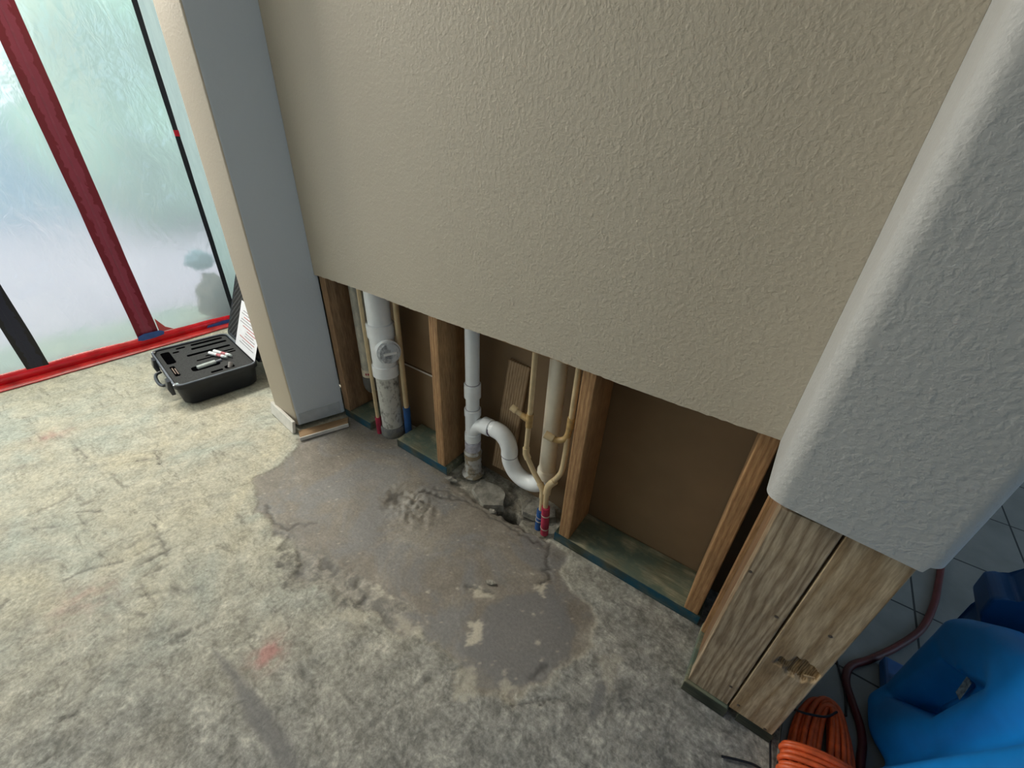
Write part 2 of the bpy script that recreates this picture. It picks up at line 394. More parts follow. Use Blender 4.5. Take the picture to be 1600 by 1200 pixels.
    stroke = np.zeros_like(X); sn = vnoise(X, Y, 70, 4, 91)
    for si, poly in enumerate(STROKES):
        w = .0045 + .0035 * ((si * 37) % 10) / 10
        d = seg_dist(X, Y, poly, False) + sn * .016
        stroke = np.maximum(stroke, np.clip(soft(w * .55 - d, .0016), 0, 1) * (.45 + .5 * ((si * 53) % 10) / 10))
    Z -= stroke * .004
    # cracks
    def jig(poly, n=7, s=.012, seed=0):
        r = np.random.default_rng(seed); out = []
        for (x0, y0), (x1, y1) in zip(poly, poly[1:]):
            for k in range(n):
                t = k / n; out.append((x0 + (x1 - x0) * t + r.normal() * s * .5, y0 + (y1 - y0) * t + r.normal() * s * .5))
        out.append(poly[-1]); return out
    crack = np.zeros_like(X)
    for poly, w, sd in (([(-.39, .835), (-.36, .77), (-.325, .73), (-.33, .69)], .0035, 1), ([(-.86, .78), (-.72, .80), (-.60, .80), (-.48, .80), (-.40, .81)], .003, 2),
                        ([(-.88, .70), (-.84, .745), (-.80, .75), (-.74, .79)], .004, 3), ([(-1.25, .36), (-1.18, .33), (-1.10, .36), (-1.05, .42)], .004, 4),
                        ([(-.22, .39), (-.17, .44), (-.13, .47)], .0025, 5), ([(-.62, .885), (-.60, .93), (-.64, .98)], .006, 6), ([(-.54, .88), (-.50, .90), (-.46, .93)], .005, 7),
                        ([(-1.9, .25), (-1.83, .22), (-1.75, .22)], .002, 12)):
        d = seg_dist(X, Y, jig(poly, seed=sd), False) + np.abs(wob) * .05
        k = np.exp(-(d / w) ** 2); crack = np.maximum(crack, k)
    Z -= crack * .0045
    # shallow spalls: fine dark broken strip along the patch's near edge
    sp = np.exp(-(seg_dist(X, Y, [(-1.12, .33), (-1.0, .28), (-.92, .31), (-.80, .36), (-.72, .335)], False) / .035) ** 2) * np.clip((vnoise(X, Y, 34, 3, 21) - .02) * 9, 0, 1)
    Z -= sp * .004
    # hole broken through by the trap, with a sunk broken zone
    broken = soft(np.where(pts_in(X, Y, [(-.83, .83), (-.62, .815), (-.40, .83), (-.38, 1.), (-.84, 1.)]), 1, -1) * seg_dist(X, Y, [(-.83, .83), (-.62, .815), (-.40, .83), (-.38, 1.), (-.84, 1.)]) + wob, .004)
    Z -= broken * (.010 + .02 * np.clip(vnoise(X, Y, 16, 3, 31) + .3, 0, 1))
    hd = np.where(pts_in(X, Y, HOLE), 1, -1) * seg_dist(X, Y, HOLE) + wob * .18
    hole = soft(hd, .0018); Z -= hole * .12
    tray = np.exp(-(seg_dist(X, Y, [(-.60, .90), (-.52, .90), (-.46, .90)], False) / .045) ** 2); Z -= tray * .02 * (1 - hole)
    # under wall plates the slab is level so nothing pokes through
    lev = (Y > .855) & ((X < -1.25) | ((X > -1.20) & (X < -.84)) | (X > -.36)) | ((X > .07) & (Y > .64)) | ((X < -1.5) & (Y > .64) & (X > -1.86))
    Z = np.where(lev, -.001, Z); Z = np.where(X > .28, np.minimum(Z, 0.), Z)
    Z[(X < -2.1)] *= .5
    # masks
    dark = np.clip((vnoise(X, Y, 3.2, 4, 41) - .03) * 5, 0, 1) * soft(Y - .35 + .22 * X + .1, .15)
    near = soft((X + .72) * .8 + (.30 - Y) * .6, .15) * (1 - patch)         # greyer slab towards the post, darkened as door light falls off
    spots = np.zeros_like(X); sw = vnoise(X, Y, 75, 4, 77)
    for poly, kk in (([(-.422, .474), (-.40, .502), (-.374, .479), (-.376, .446), (-.401, .437)], 1.), ([(-.484, .555), (-.47, .578), (-.427, .573), (-.429, .552), (-.463, .541)], .9), ([(-.337, .672), (-.326, .697), (-.309, .664)], 1.),
                     ([(-.718, .304), (-.641, .34), (-.661, .293), (-.737, .267)], .55), ([(-.267, .4), (-.275, .437), (-.238, .413), (-.235, .383)], .6), ([(-.384, .346), (-.348, .401), (-.293, .347), (-.33, .31)], .5),
                     ([(-.60, .36), (-.52, .40), (-.50, .37), (-.56, .34)], .5), ([(-.10, .62), (-.06, .64), (-.04, .56), (-.07, .55)], .35), ([(-.72, .40), (-.66, .39), (-.62, .42), (-.68, .37)], .6)):
        q = np.where(pts_in(X, Y, poly), 1, -1) * seg_dist(X, Y, poly) + sw * .045
        spots = np.maximum(spots, kk * soft(q, .0016) * (seg_dist(X, Y, poly) < .05))
    for x, y, r in ((-.30, .60, .004), (-.52, .53, .004), (-.25, .545, .006), (-.33, .59, .003), (-.285, .62, .003), (-.22, .52, .003), (-.58, .47, .003), (-.37, .70, .005)):
        spots = np.maximum(spots, soft(r - np.hypot(X - x, (Y - y) * 1.2) + sw * .008, .0012))
    red = np.exp(-(np.hypot(X + .775, (Y - .115) * .8) / .030) ** 2) * .8 + np.exp(-(np.hypot(X + 2.28, Y - .02) / .05) ** 2) * .5 + np.exp(-(np.hypot(X + 1.3, Y + .12) / .07) ** 2) * .22
    redm = np.clip(red * (1 + 4 * vnoise(X, Y, 45, 3, 51)), 0, 1)
    chip = np.clip((vnoise(X, Y, 120, 2, 61) - .36) * 30, 0, 1) * patch * .6
    wear = soft(.10 - np.hypot((X + .18) * .6, Y - .33) + wob * 3, .02)
    n = X.size; nx, ny = X.shape
    co = np.stack([X, Y, Z], -1).reshape(-1, 3)
    ii = np.arange(nx - 1)[:, None] * ny + np.arange(ny - 1)[None]; q = np.stack([ii, ii + ny, ii + ny + 1, ii + 1], -1).reshape(-1, 4)
    me = bpy.data.meshes.new('floor'); me.vertices.add(n); me.vertices.foreach_set('co', co.ravel())
    me.loops.add(q.size); me.loops.foreach_set('vertex_index', q.ravel().astype(np.int32))
    me.polygons.add(len(q)); me.polygons.foreach_set('loop_start', (np.arange(len(q)) * 4).astype(np.int32))
    me.polygons.foreach_set('use_smooth', np.ones(len(q), bool))
    me.update(); me.validate()
    def attr(nm, arr):
        a = me.attributes.new(nm, 'FLOAT', 'POINT'); a.data.foreach_set('value', arr.reshape(-1).astype(np.float32))
    attr('patch', np.clip(patch, 0, 1)); attr('smoothp', np.clip(smooth + trow, 0, 1)); attr('crackm', np.clip(crack + sp * .7 + crater * .8 + stroke + rubn * .75, 0, 1))
    attr('spots', np.clip(spots + chip, 0, 1)); attr('redm', redm); attr('nearm', near); attr('ridge', ridge); attr('broken', np.clip(broken + mound * .7 + rub * .8, 0, 1)); attr('soil', hole)
    return me

def concrete():
    m, nt, b = newmat('worn concrete slab')
    def A(nm): n = N(nt, 'Attribute'); n.attribute_name = nm; return n.outputs['Fac']
    v = mapped(nt)
    st = mapped(nt, (.35, 1.6, 1), (0, 0, math.radians(-58)))
    n_big = noise(nt, v, 3.2, 5, .6, .6); n_mid = noise(nt, v, 15, 8, .72, .15); n_fine = noise(nt, v, 120, 4, .7)
    n_str = noise(nt, st, 24, 7, .68, .3); n_str2 = noise(nt, st, 8, 5, .6, .5)
    mot = noise(nt, v, 60, 6, .8, .1)
    nm = math_(nt, 'ADD', math_(nt, 'MULTIPLY', n_mid, .62), math_(nt, 'MULTIPLY', mot, .38))
    c = ramp(nt, nm, [(.34, (.30, .29, .245)), (.5, (.47, .455, .385)), (.66, (.63, .61, .525))]).outputs[0]
    warm = ramp(nt, n_big, [(.35, (.88, .95, .97)), (.5, (1, .99, .95)), (.66, (1.12, 1.07, .96))]).outputs[0]
    c = mix(nt, 1., c, warm, 'MULTIPLY')
    sm = ramp(nt, n_str, [(.36, (.58, .57, .56)), (.45, (1, 1, 1))]).outputs[0]
    c = mix(nt, ramp(nt, n_str2, [(.40, (.9, .9, .9)), (.60, (.1, .1, .1))]).outputs[0], c, mix(nt, 1., c, sm, 'MULTIPLY'))
    c = mix(nt, math_(nt, 'MULTIPLY', A('ridge'), .28), c, (.20, .195, .18))
    # greyer worn area; falloff of the door light put into its darker tone
    cn = ramp(nt, nm, [(.40, (.115, .113, .112)), (.48, (.20, .197, .190)), (.56, (.31, .303, .288)), (.64, (.50, .48, .44))]).outputs[0]
    c = mix(nt, math_(nt, 'MULTIPLY', A('nearm'), .9), c, cn)
    # darker patching mortar, brownish with bluish worn clouds
    cp = ramp(nt, math_(nt, 'ADD', math_(nt, 'MULTIPLY', noise(nt, v, 6, 6, .62, .5), .7), math_(nt, 'MULTIPLY', mot, .3)), [(.36, (.165, .143, .118)), (.52, (.235, .208, .174)), (.66, (.33, .30, .255))]).outputs[0]
    cb2 = ramp(nt, noise(nt, mapped(nt, loc=(5, 2, 0)), 4.5, 6, .65, .8), [(.46, (0, 0, 0)), (.58, (1, 1, 1))]).outputs[0]
    cp = mix(nt, math_(nt, 'MULTIPLY', cb2, .7), cp, (.205, .205, .207))
    c = mix(nt, A('patch'), c, cp)
    c = mix(nt, math_(nt, 'MULTIPLY', A('smoothp'), .85), c, (.175, .170, .168))
    cb = ramp(nt, nm, [(.36, (.12, .115, .10)), (.5, (.28, .26, .22)), (.64, (.46, .43, .36))]).outputs[0]
    c = mix(nt, math_(nt, 'MULTIPLY', A('broken'), .85), c, cb)
    c = mix(nt, math_(nt, 'MULTIPLY', A('spots'), .85), c, (.55, .50, .40))
    c = mix(nt, math_(nt, 'MULTIPLY', A('redm'), .6), c, (.50, .20, .19))
    c = mix(nt, math_(nt, 'MULTIPLY', A('crackm'), .8), c, (.085, .080, .075))
    c = mix(nt, A('soil'), c, (.02, .017, .014))
    c = mix(nt, 1., c, ramp(nt, n_fine, [(.3, (.82, .82, .82)), (.7, (1.14, 1.14, 1.14))]).outputs[0], 'MULTIPLY')
    L(nt, c, b.inputs['Base Color'])
    L(nt, ramp(nt, A('patch'), [(0, (.8, .8, .8)), (1, (.55, .55, .55))]).outputs[0], b.inputs['Roughness'])
    b.inputs['Specular IOR Level'].default_value = .4
    hh = math_(nt, 'ADD', math_(nt, 'MULTIPLY', n_mid, .8), math_(nt, 'MULTIPLY', n_fine, .35))
    hh = math_(nt, 'ADD', hh, math_(nt, 'MULTIPLY', n_str, .8))
    hh = math_(nt, 'MULTIPLY', hh, math_(nt, 'SUBTRACT', 1.1, math_(nt, 'MULTIPLY', A('patch'), .75)))
    bump(nt, b, hh, .7, .006)
    return m
M_CONC = concrete()
struct(link('floor', floor_mesh(), M_CONC))
M_CHUNK = dirty('broken concrete', (.36, .34, .29), (.16, .15, .13), 22, .38, .62, .9)

# tiled floor beyond the post
def tilemat():
    m, nt, b = newmat('grey ceramic tile'); v = mapped(nt)
    s = N(nt, 'SeparateXYZ'); L(nt, v, s.inputs[0])
    def line(out, off):
        t = math_(nt, 'FRACT', math_(nt, 'DIVIDE', math_(nt, 'SUBTRACT', out, off), .3165))
        return math_(nt, 'LESS_THAN', math_(nt, 'MINIMUM', t, math_(nt, 'SUBTRACT', 1., t)), .0085)
    g = math_(nt, 'MAXIMUM', line(s.outputs[0], .582), line(s.outputs[1], .967))
    c = ramp(nt, noise(nt, v, 6, 5, .6), [(.3, (.14, .155, .16)), (.7, (.21, .225, .23))]).outputs[0]
    L(nt, mix(nt, g, c, (.025, .03, .035)), b.inputs['Base Color'])
    L(nt, math_(nt, 'ADD', math_(nt, 'MULTIPLY', g, .4), .38), b.inputs['Roughness'])
    bump(nt, b, math_(nt, 'SUBTRACT', 1., g), .5, .002)
    return m
M_TILE = tilemat()
bm = bmesh.new(); box_bm(bm, (.302, -4, -.02), (3.2, 3.6, .004)); box_bm(bm, (-3.4, 1.01, -.02), (.301, 3.6, .003))
struct(finish(bm, 'floor_tiled', M_TILE))

# ------------------------------------------------------------ walls
ZT = 2.62
def sheet(name, prof, inner, zb, mats, kind=True, capmat=0, smooth=True, fmat=None, rough=0.0):
    """extrude a plan outline (outer list, inner list) up from zb(x,y) to the ceiling"""
    bm = bmesh.new(); n = len(prof)
    O0 = [bm.verts.new((x, y, zb(x, y))) for x, y in prof]; O1 = [bm.verts.new((x, y, ZT)) for x, y in prof]
    I0 = [bm.verts.new((x, y, zb(x, y))) for x, y in inner]; I1 = [bm.verts.new((x, y, ZT)) for x, y in inner]
    for i in range(n - 1):
        f = bm.faces.new((O0[i], O0[i + 1], O1[i + 1], O1[i])); f.smooth = smooth; f.material_index = fmat(i) if fmat else 0
        f = bm.faces.new((I0[i], I1[i], I1[i + 1], I0[i + 1])); f.material_index = 1
        f = bm.faces.new((O0[i], I0[i], I0[i + 1], O0[i + 1])); f.material_index = 1
        f = bm.faces.new((O1[i], O1[i + 1], I1[i + 1], I1[i])); f.material_index = 1
    f = bm.faces.new((O0[0], O1[0], I1[0], I0[0])); f.material_index = 1
    f = bm.faces.new((O0[-1], I0[-1], I1[-1], O1[-1])); f.material_index = 1
    bmesh.ops.recalc_face_normals(bm, faces=bm.faces)
    me = bpy.data.meshes.new(name); bm.to_mesh(me); bm.free()
    for mm in mats: me.materials.append(mm)
    o = link(name, me); sharp_caps(o, 35)
    if kind: struct(o)
    return o
def arc(cx, cy, r, a0, a1, n=10):
    return [(cx + r * math.cos(math.radians(a0 + (a1 - a0) * k / n)), cy + r * math.sin(math.radians(a0 + (a1 - a0) * k / n))) for k in range(n + 1)]

# main wall drywall with the bottom cut away; the cut line wanders a little
def main_wall():
    bm = bmesh.new(); xs = np.linspace(-1.497, .0665, 160); r = np.random.default_rng(5)
    zz = [.656 + .0022 * math.sin(x * 9) + r.normal() * .0006 for x in xs]
    F0 = [bm.verts.new((x, .836, z)) for x, z in zip(xs, zz)]; B0 = [bm.verts.new((x, .8487, z + .001)) for x, z in zip(xs, zz)]
    F1 = [bm.verts.new((x, .836, ZT)) for x in xs]; B1 = [bm.verts.new((x, .8487, ZT)) for x in xs]
    for i in range(len(xs) - 1):
        bm.faces.new((F0[i], F0[i + 1], F1[i + 1], F1[i])).material_index = 0
        bm.faces.new((B0[i], B1[i], B1[i + 1], B0[i + 1])).material_index = 1
        bm.faces.new((F0[i], B0[i], B0[i + 1], F0[i + 1])).material_index = 1
        bm.faces.new((F1[i], F1[i + 1], B1[i + 1], B1[i])).material_index = 1
    bm.faces.new((F0[0], F1[0], B1[0], B0[0])); bm.faces.new((F0[-1], B0[-1], B1[-1], F1[-1]))
    me_o = finish(bm, 'wall_back', [M_BEIGE, M_GYP]); struct(me_o)
main_wall()

# right pier: bullnosed corners, cut at the same height
r1 = .030; r2 = .026; xr = .300
outer = [(.0668, .836)] + arc(.067 + r1, .66 + r1, r1, 180, 270, 12) + arc(xr - r2, .66 + r2, r2, 270, 360, 12) + [(xr, 1.012)]
t_ = .0127
inner = [(.0795, .836)] + arc(.067 + r1, .66 + r1, r1 - t_, 180, 270, 12) + arc(xr - r2, .66 + r2, r2 - t_, 270, 360, 12) + [(xr - t_, 1.012)]
def zpier(x, y):
    if x > xr - .02: return .646
    return .645 - .012 * max(0, min(1, (x - .10) / .16)) + (.011 * (y - .66) / .176 if x < .1 else 0) + .0012 * math.sin(x * 160)
sheet('wall_right_pier', outer, inner, zpier, [M_WHITE, M_GYP])

# left pier: beige end, grey return
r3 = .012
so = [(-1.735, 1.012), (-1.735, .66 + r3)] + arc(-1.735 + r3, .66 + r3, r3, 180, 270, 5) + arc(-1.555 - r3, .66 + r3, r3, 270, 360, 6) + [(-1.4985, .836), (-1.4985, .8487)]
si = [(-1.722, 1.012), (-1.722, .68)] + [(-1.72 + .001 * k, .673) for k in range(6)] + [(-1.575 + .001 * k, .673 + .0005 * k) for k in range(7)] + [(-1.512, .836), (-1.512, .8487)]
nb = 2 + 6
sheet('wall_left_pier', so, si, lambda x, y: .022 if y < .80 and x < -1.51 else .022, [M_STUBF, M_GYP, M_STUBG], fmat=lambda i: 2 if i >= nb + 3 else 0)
# thin smooth unpainted band at the foot of the grey return, where the baseboard came off
bm = bmesh.new()
v = [bm.verts.new(p) for p in ((-1.5535, .672, .024), (-1.5000, .834, .024), (-1.5000, .834, .084), (-1.5535, .672, .078))]
bm.faces.new(v)
g = bmesh.ops.extrude_face_region(bm, geom=list(bm.faces)); bmesh.ops.translate(bm, verts=[q for q in g['geom'] if isinstance(q, bmesh.types.BMVert)], vec=(.0012, -.0006, 0))
struct(finish(bm, 'trim_pier_foot', simple('pale joint compound', (.44, .48, .52), .6, var=.04)))

# back side drywall of the cavity (two sheets, a seam between them in the left bays)
bm = bmesh.new()
box_bm(bm, (-1.72, .990, -.12), (-.83, 1.0027, .313)); box_bm(bm, (-1.72, .990, .3185), (-.83, 1.0027, ZT))
box_bm(bm, (-.8299, .990, -.12), (xr - .013, 1.0027, ZT))
struct(finish(bm, 'wall_cavity_rear', M_KRAFT))
struct(box('trim_sheet_seam', (-1.22, .9885, .305), (-.83, .9900, .311), M_GYP))
# far face of that wall, seen only from beyond
struct(box('floor_subsoil', (-3.5, -4.1, -.30), (3.3, 3.7, -.135), simple('dark fill soil', (.05, .042, .034), .95, var=.2)))  # added under the slab to stop light leaking in from below
struct(box('floor_leak_strip', (.2985, -4.0, -.13), (.3025, 3.6, -.002), M_GYP))  # strip added to close a light leak between slab and tiles
struct(box('wall_far_face', (-1.72, 1.0030, 0), (xr - .013, 1.0155, ZT), M_WHITE))
# ceiling and remaining shell
struct(box('ceiling', (-3.4, -4.1, ZT), (3.3, 3.7, ZT + .1), M_CEIL))
struct(box('wall_right', (3.2, -4.0, 0), (3.3, 3.6, ZT), M_WHITE))
struct(box('wall_far', (-3.4, 3.6, 0), (3.3, 3.7, ZT), M_WHITE))
struct(box('wall_rear', (-3.4, -4.1, 0), (3.3, -4.0, ZT), M_BEIGE))
XD = -2.93
bm = bmesh.new()
box_bm(bm, (XD - .14, 1.25, 0), (XD - .035, 3.6, ZT)); box_bm(bm, (XD - .14, -4.0, 2.25), (XD - .035, 1.13, ZT)); box_bm(bm, (XD - .14, -4.0, 0), (XD - .035, -3.7, 2.25))
box_bm(bm, (XD - .14, -1.05, 0), (XD - .035, -.95, 2.25))
struct(finish(bm, 'wall_left', M_WHITE))

# ------------------------------------------------------------ studs and plates
def stud(x0, x1, z0, z1, label, y0=.8492, y1=.9885, mat=M_STUD, group=None):
    o = box('wall_stud', (-(x1 - x0) / 2, 0, 0), ((x1 - x0) / 2, y1 - y0, z1 - z0), mat, bev=.0035, seg=2)
    o.location = ((x0 + x1) / 2, y0, z0); return tag(o, label, 'stud', group)
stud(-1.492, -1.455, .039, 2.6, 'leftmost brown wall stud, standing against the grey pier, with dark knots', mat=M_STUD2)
stud(-.912, -.874, .039, 2.6, 'wall stud between the thick cleanout pipe and the thin white drain stack')
stud(-.371, -.333, .0385, 2.6, 'wall stud right of the blue and red wrapped water pipes')
stud(.032, .070, .039, 2.6, 'wall stud with a pale foot at the right end of the empty bay')
# the pale scraped foot is bare wood
def plate(name, x0, x1, y0, y1, label, front=True, z1=.038, em=None):
    t = thing(name, label, 'wall plate', ((x0 + x1) / 2, y0, 0))
    w = (x1 - x0) / 2
    box('board', (-w, .0022, 0), (w, y1 - y0, z1), M_PLATE, t, bev=.003, seg=2)
    if front: box('stained_edge', (-w, 0, .001), (w, .0021, z1 - .001), em or M_BLUESTAIN, t, bev=.0008)
    return t
plate('bottom_plate', -1.495, -1.318, .8495, .9885, 'short blue-stained bottom plate beside the left grey pier')
plate('bottom_plate', -1.145, -.865, .8495, .9885, 'green bottom plate between the cleanout pipe and the second stud')
plate('bottom_plate', -.385, .078, .8495, .9885, 'long green bottom plate with blue edge under the empty bay')
o = box('backing_strip', (-.255, 0, -.019), (.255, .038, .019), M_STUD, bev=.002); o.location = (-.6225, .8495, .666)
o.data.materials[0] = wood('backing strip wood', (.33, .19, .09), (.50, .32, .17), 24, axis=0, ring=.4, knots=False)
tag(o, 'horizontal wood strip just under the drywall cut, between the two middle studs', 'wood strip')
# leaning offcut in the trap bay
o = box('wood_offcut', (-.040, 0, 0), (.040, .019, .462), wood('offcut wood', (.30, .20, .11), (.42, .295, .18), 34, ring=.3, knots=False), bev=.002)
o.location = (-.688, .9575, .055); o.rotation_euler = (math.radians(-2.0), math.radians(5.5), math.radians(6))
tag(o, 'loose flat board leaning upright behind the white trap', 'board')

# post at the right: two flat studs in front, edge boards behind, short plates beneath
def notch_board():
    """flat stud with a torn-out notch and grain on its face"""
    w, d, h = .089, .038, .59; nx, nz = 46, 290
    bm = bmesh.new(); g = []
    NP = [(.020, .222), (.026, .246), (.036, .244), (.044, .272), (.058, .276), (.072, .268), (.084, .258), (.080, .232), (.068, .218), (.056, .222), (.044, .214), (.034, .226)]
    X, Z = np.meshgrid(np.linspace(0, w, nx + 1), np.linspace(0, h, nz + 1), indexing='ij')
    dd = np.where(pts_in(X, Z, NP), 1, -1) * seg_dist(X, Z, NP) + vnoise(X * 2.5, Z * .6, 60, 3, 71) * .012
    k = soft(dd, .0012); dep = k * (.007 + .008 * (vnoise(X * 3, Z * .25, 120, 3, 72) + .5))
    ns = []
    for i in range(nx + 1):
        row = []
        for j in range(nz + 1):
            row.append(bm.verts.new((X[i, j], dep[i, j], Z[i, j])))
        g.append(row)
    for i in range(nx):
        for j in range(nz):
            f = bm.faces.new((g[i][j], g[i + 1][j], g[i + 1][j + 1], g[i][j + 1])); f.smooth = True
            if k[i, j] > .5: f.material_index = 1
    B = [bm.verts.new(p) for p in ((0, d, 0), (w, d, 0), (w, d, h), (0, d, h))]
    bm.faces.new(B[::-1])
    bm.faces.new([g[0][j] for j in range(nz + 1)] + [B[3], B[0]]); bm.faces.new([g[nx][j] for j in range(nz, -1, -1)] + [B[1], B[2]])
    bm.faces.new([g[i][0] for i in range(nx, -1, -1)] + [B[0], B[1]]); bm.faces.new([g[i][nz] for i in range(nx + 1)] + [B[2], B[3]])
    return finish(bm, 'face_board', [M_POST2, M_TORN])
def nail(parent, x, z, r=.0032):
    lathe('nail', [(.0001, 0), (r, .0), (r, .0012), (.0001, .0014)], M_METAL, parent, (x, -.0004, z), (0, -1, 0), 10)
t = thing('post_stud', 'flat weathered wood stud, left of the pair under the right pier', 'stud', (.0945, .6745, .0385))
box('board', (0, 0, 0), (.089, .037, .59), M_POST, t, bev=.0018, seg=2)
for x, z in ((.006, .424), (.075, .348), (.075, .073)): nail(t, x, z)
t = thing('post_stud', 'flat tan wood stud with torn notch, right of the pair under the right pier', 'stud', (.1875, .6745, .0385))
o = notch_board(); o.parent = t
for x, z in ((.012, .027), (.073, .006), (.060, .370)): nail(t, x, z)
o = box('splinter', (0, -.003, 0), (.0025, -.001, .022), M_EDGE, t); o.location = (.066, .004, .235); o.rotation_euler = (0, math.radians(70), .2)
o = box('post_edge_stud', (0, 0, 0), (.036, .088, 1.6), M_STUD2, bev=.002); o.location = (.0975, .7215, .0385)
tag(o, 'dark brown stud set edgewise behind the flat pair of post studs', 'stud')
o = box('post_edge_board', (0, 0, 0), (.06, .0190, 1.6), M_STUD, bev=.002); o.location = (.0885, .8115, .0385)
tag(o, 'thin tan board edge rising beside the dark gap', 'board')
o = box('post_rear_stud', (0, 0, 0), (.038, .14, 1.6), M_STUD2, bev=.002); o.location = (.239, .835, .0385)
tag(o, 'rear corner stud of the post beside the tiled floor', 'stud')
plate('post_plate', .0885, .187, .6655, .845, 'short green plate under the left flat post stud', True, .0375, M_PLATED)
plate('post_plate', .2105, .282, .6765, .845, 'short cracked green plate under the right flat post stud', True, .0375, M_PLATED)
for p, xs in (('x', 0),):
    pass

# ------------------------------------------------------------ pipes
def ring(parent, c, r, h, mat=M_PURPLE, axis=(0, 0, 1), name='primer_ring'):
    return lathe(name, [(r, -h / 2), (r + .0007, -h / 2), (r + .0007, h / 2), (r, h / 2)], mat, parent, c, axis)
def hub(parent, c, r, h, mat=M_PVC, axis=(0, 0, 1), name='hub'):
    return lathe(name, [(r - .003, -h / 2), (r, -h / 2 + .002), (r, h / 2 - .002), (r - .003, h / 2)], mat, parent, c, axis)
# thick cleanout stack
bx, by = -1.232, .905
t = thing('cleanout_pipe', 'thick white drain pipe with a capped round cleanout facing out', 'pipe', (bx, by, 0))
tube('upper_pipe', [(0, 0, .49), (0, 0, 2.3)], .0445, M_PVC, t, 32)
tube('lower_pipe', [(0, 0, .002), (0, 0, .31)], .0445, M_PVCD, t, 32)
tube('tee_body', [(0, 0, .30), (0, 0, .50)], .0475, M_PVC, t, 32)
hub(t, (0, 0, .488), .0525, .055); hub(t, (0, 0, .318), .0525, .050)
d = Vector((.93, -.40, .12)).normalized()
tube('branch', [d * .02 + Vector((0, 0, .415)), d * .072 + Vector((0, 0, .415))], .040, M_PVC, t, 28)
c0 = d * .072 + Vector((0, 0, .415))
tube('branch_hub', [c0 - d * .012, c0 + d * .010], .0455, M_PVC, t, 28)
cap = lathe('cleanout_cap', [(.041, 0), (.041, .008), (.037, .013), (.020, .014), (.018, .011), (.001, .011)], dirty('scuffed cap plastic', (.58, .61, .63), (.22, .23, .24), 34, .50, .62), t, c0 + d * .010, d, 24)
u = d.cross(Vector((0, 0, 1))).normalized()
bm = bmesh.new(); tube_bm(bm, [c0 + d * .023 - u * .024, c0 + d * .023 + u * .024], .006, 4)
finish(bm, 'cap_bar', M_PVC, t)
lathe('floor_coupling', [(.050, .001), (.052, .004), (.052, .040), (.049, .046), (.046, .047)], M_COUP, t, (0, 0, 0), (0, 0, 1), 28)
# supply lines either side of it
def supply(name, label, x, y, z0, ztop, r, sleeve, smat, pts=None):
    t = thing(name, label, 'water pipe', (x, y, 0))
    tube('pipe', pts or [(0, 0, z0 + .05), (0, 0, ztop)], r, M_CPVC, t, 14)
    o = tube('foam_sleeve', sleeve, r + .0042, smat, t, 14)
    return t
supply('hot_water_pipe', 'tan water pipe with red wrapped foot, left of the thick cleanout pipe', -1.272, .862, 0, 2.3, .0075, [(0, 0, .002), (0, 0, .085)], M_REDS)
supply('cold_water_pipe', 'tan water pipe with blue wrapped foot, right of the thick cleanout pipe', -1.160, .928, 0, 2.3, .0105, [(-.004, 0, .002), (-.002, 0, .07), (0, 0, .150)], M_BLUES)
# grey stub pipe behind
t = thing('grey_vent_pipe', 'dull grey pipe with red print ending above floor beside leftmost stud', 'pipe', (-1.405, .945, 0))
tube('pipe', [(0, 0, .20), (0, 0, 2.2)], .030, M_GREYP, t, 24)
lathe('end_cap', [(.004, .118), (.018, .124), (.028, .142), (.033, .165), (.033, .205), (.030, .206)], simple('dark end cap', (.12, .12, .12), .5), t, (0, 0, 0), (0, 0, 1), 24)
lathe('wet_band', [(.0305, .206), (.0318, .208), (.0318, .240), (.0305, .242)], M_PVCY, t, (0, 0, 0), (0, 0, 1), 24)
for k in range(4):
    a = math.radians(-62 + 17 * k)
    o = box('print_mark', (-.003, -.0004, -.005), (.003, .0004, .005), M_PIPERED, t); o.location = (math.cos(a) * .0325, math.sin(a) * .0325, .225); o.rotation_euler = (0, 0, a + math.pi / 2)
t2 = supply('narrow_tan_pipe', 'narrow tan pipe rising behind the grey vent pipe', -1.352, .955, 0, 2.2, .008, [(0, 0, .245), (0, 0, .250)], M_CPVCD)
t2.children[0].data.transform(Matrix.Translation((0, 0, .20)))

# drain stack with trap
sx, sy = -.792, .920
t = thing('trap_drain', 'thin white drain stack joined by an S shaped trap to a cream standpipe', 'pipe', (sx, sy, 0))
tube('stack_pipe', [(0, 0, .30), (0, 0, 2.3)], .0242, M_PVC, t, 24)
hub(t, (0, 0, .385), .0292, .056, name='coupling'); ring(t, (0, 0, .4135), .0246, .003, M_RING)
ring(t, (0, 0, .3105), .0246, .003, M_RING)
tube('lower_stack', [(0, 0, .02), (0, 0, .31)], .0246, M_PVC, t, 24)
hub(t, (0, 0, .296), .0298, .030, name='tee_top'); tube('tee_body', [(0, 0, .18), (0, 0, .29)], .0272, M_PVC, t, 24)
hub(t, (0, 0, .188), .0300, .036, name='tee_foot'); ring(t, (0, 0, .1685), .0248, .004)
def P(x, z, y=0.): return (x - sx, y, z)
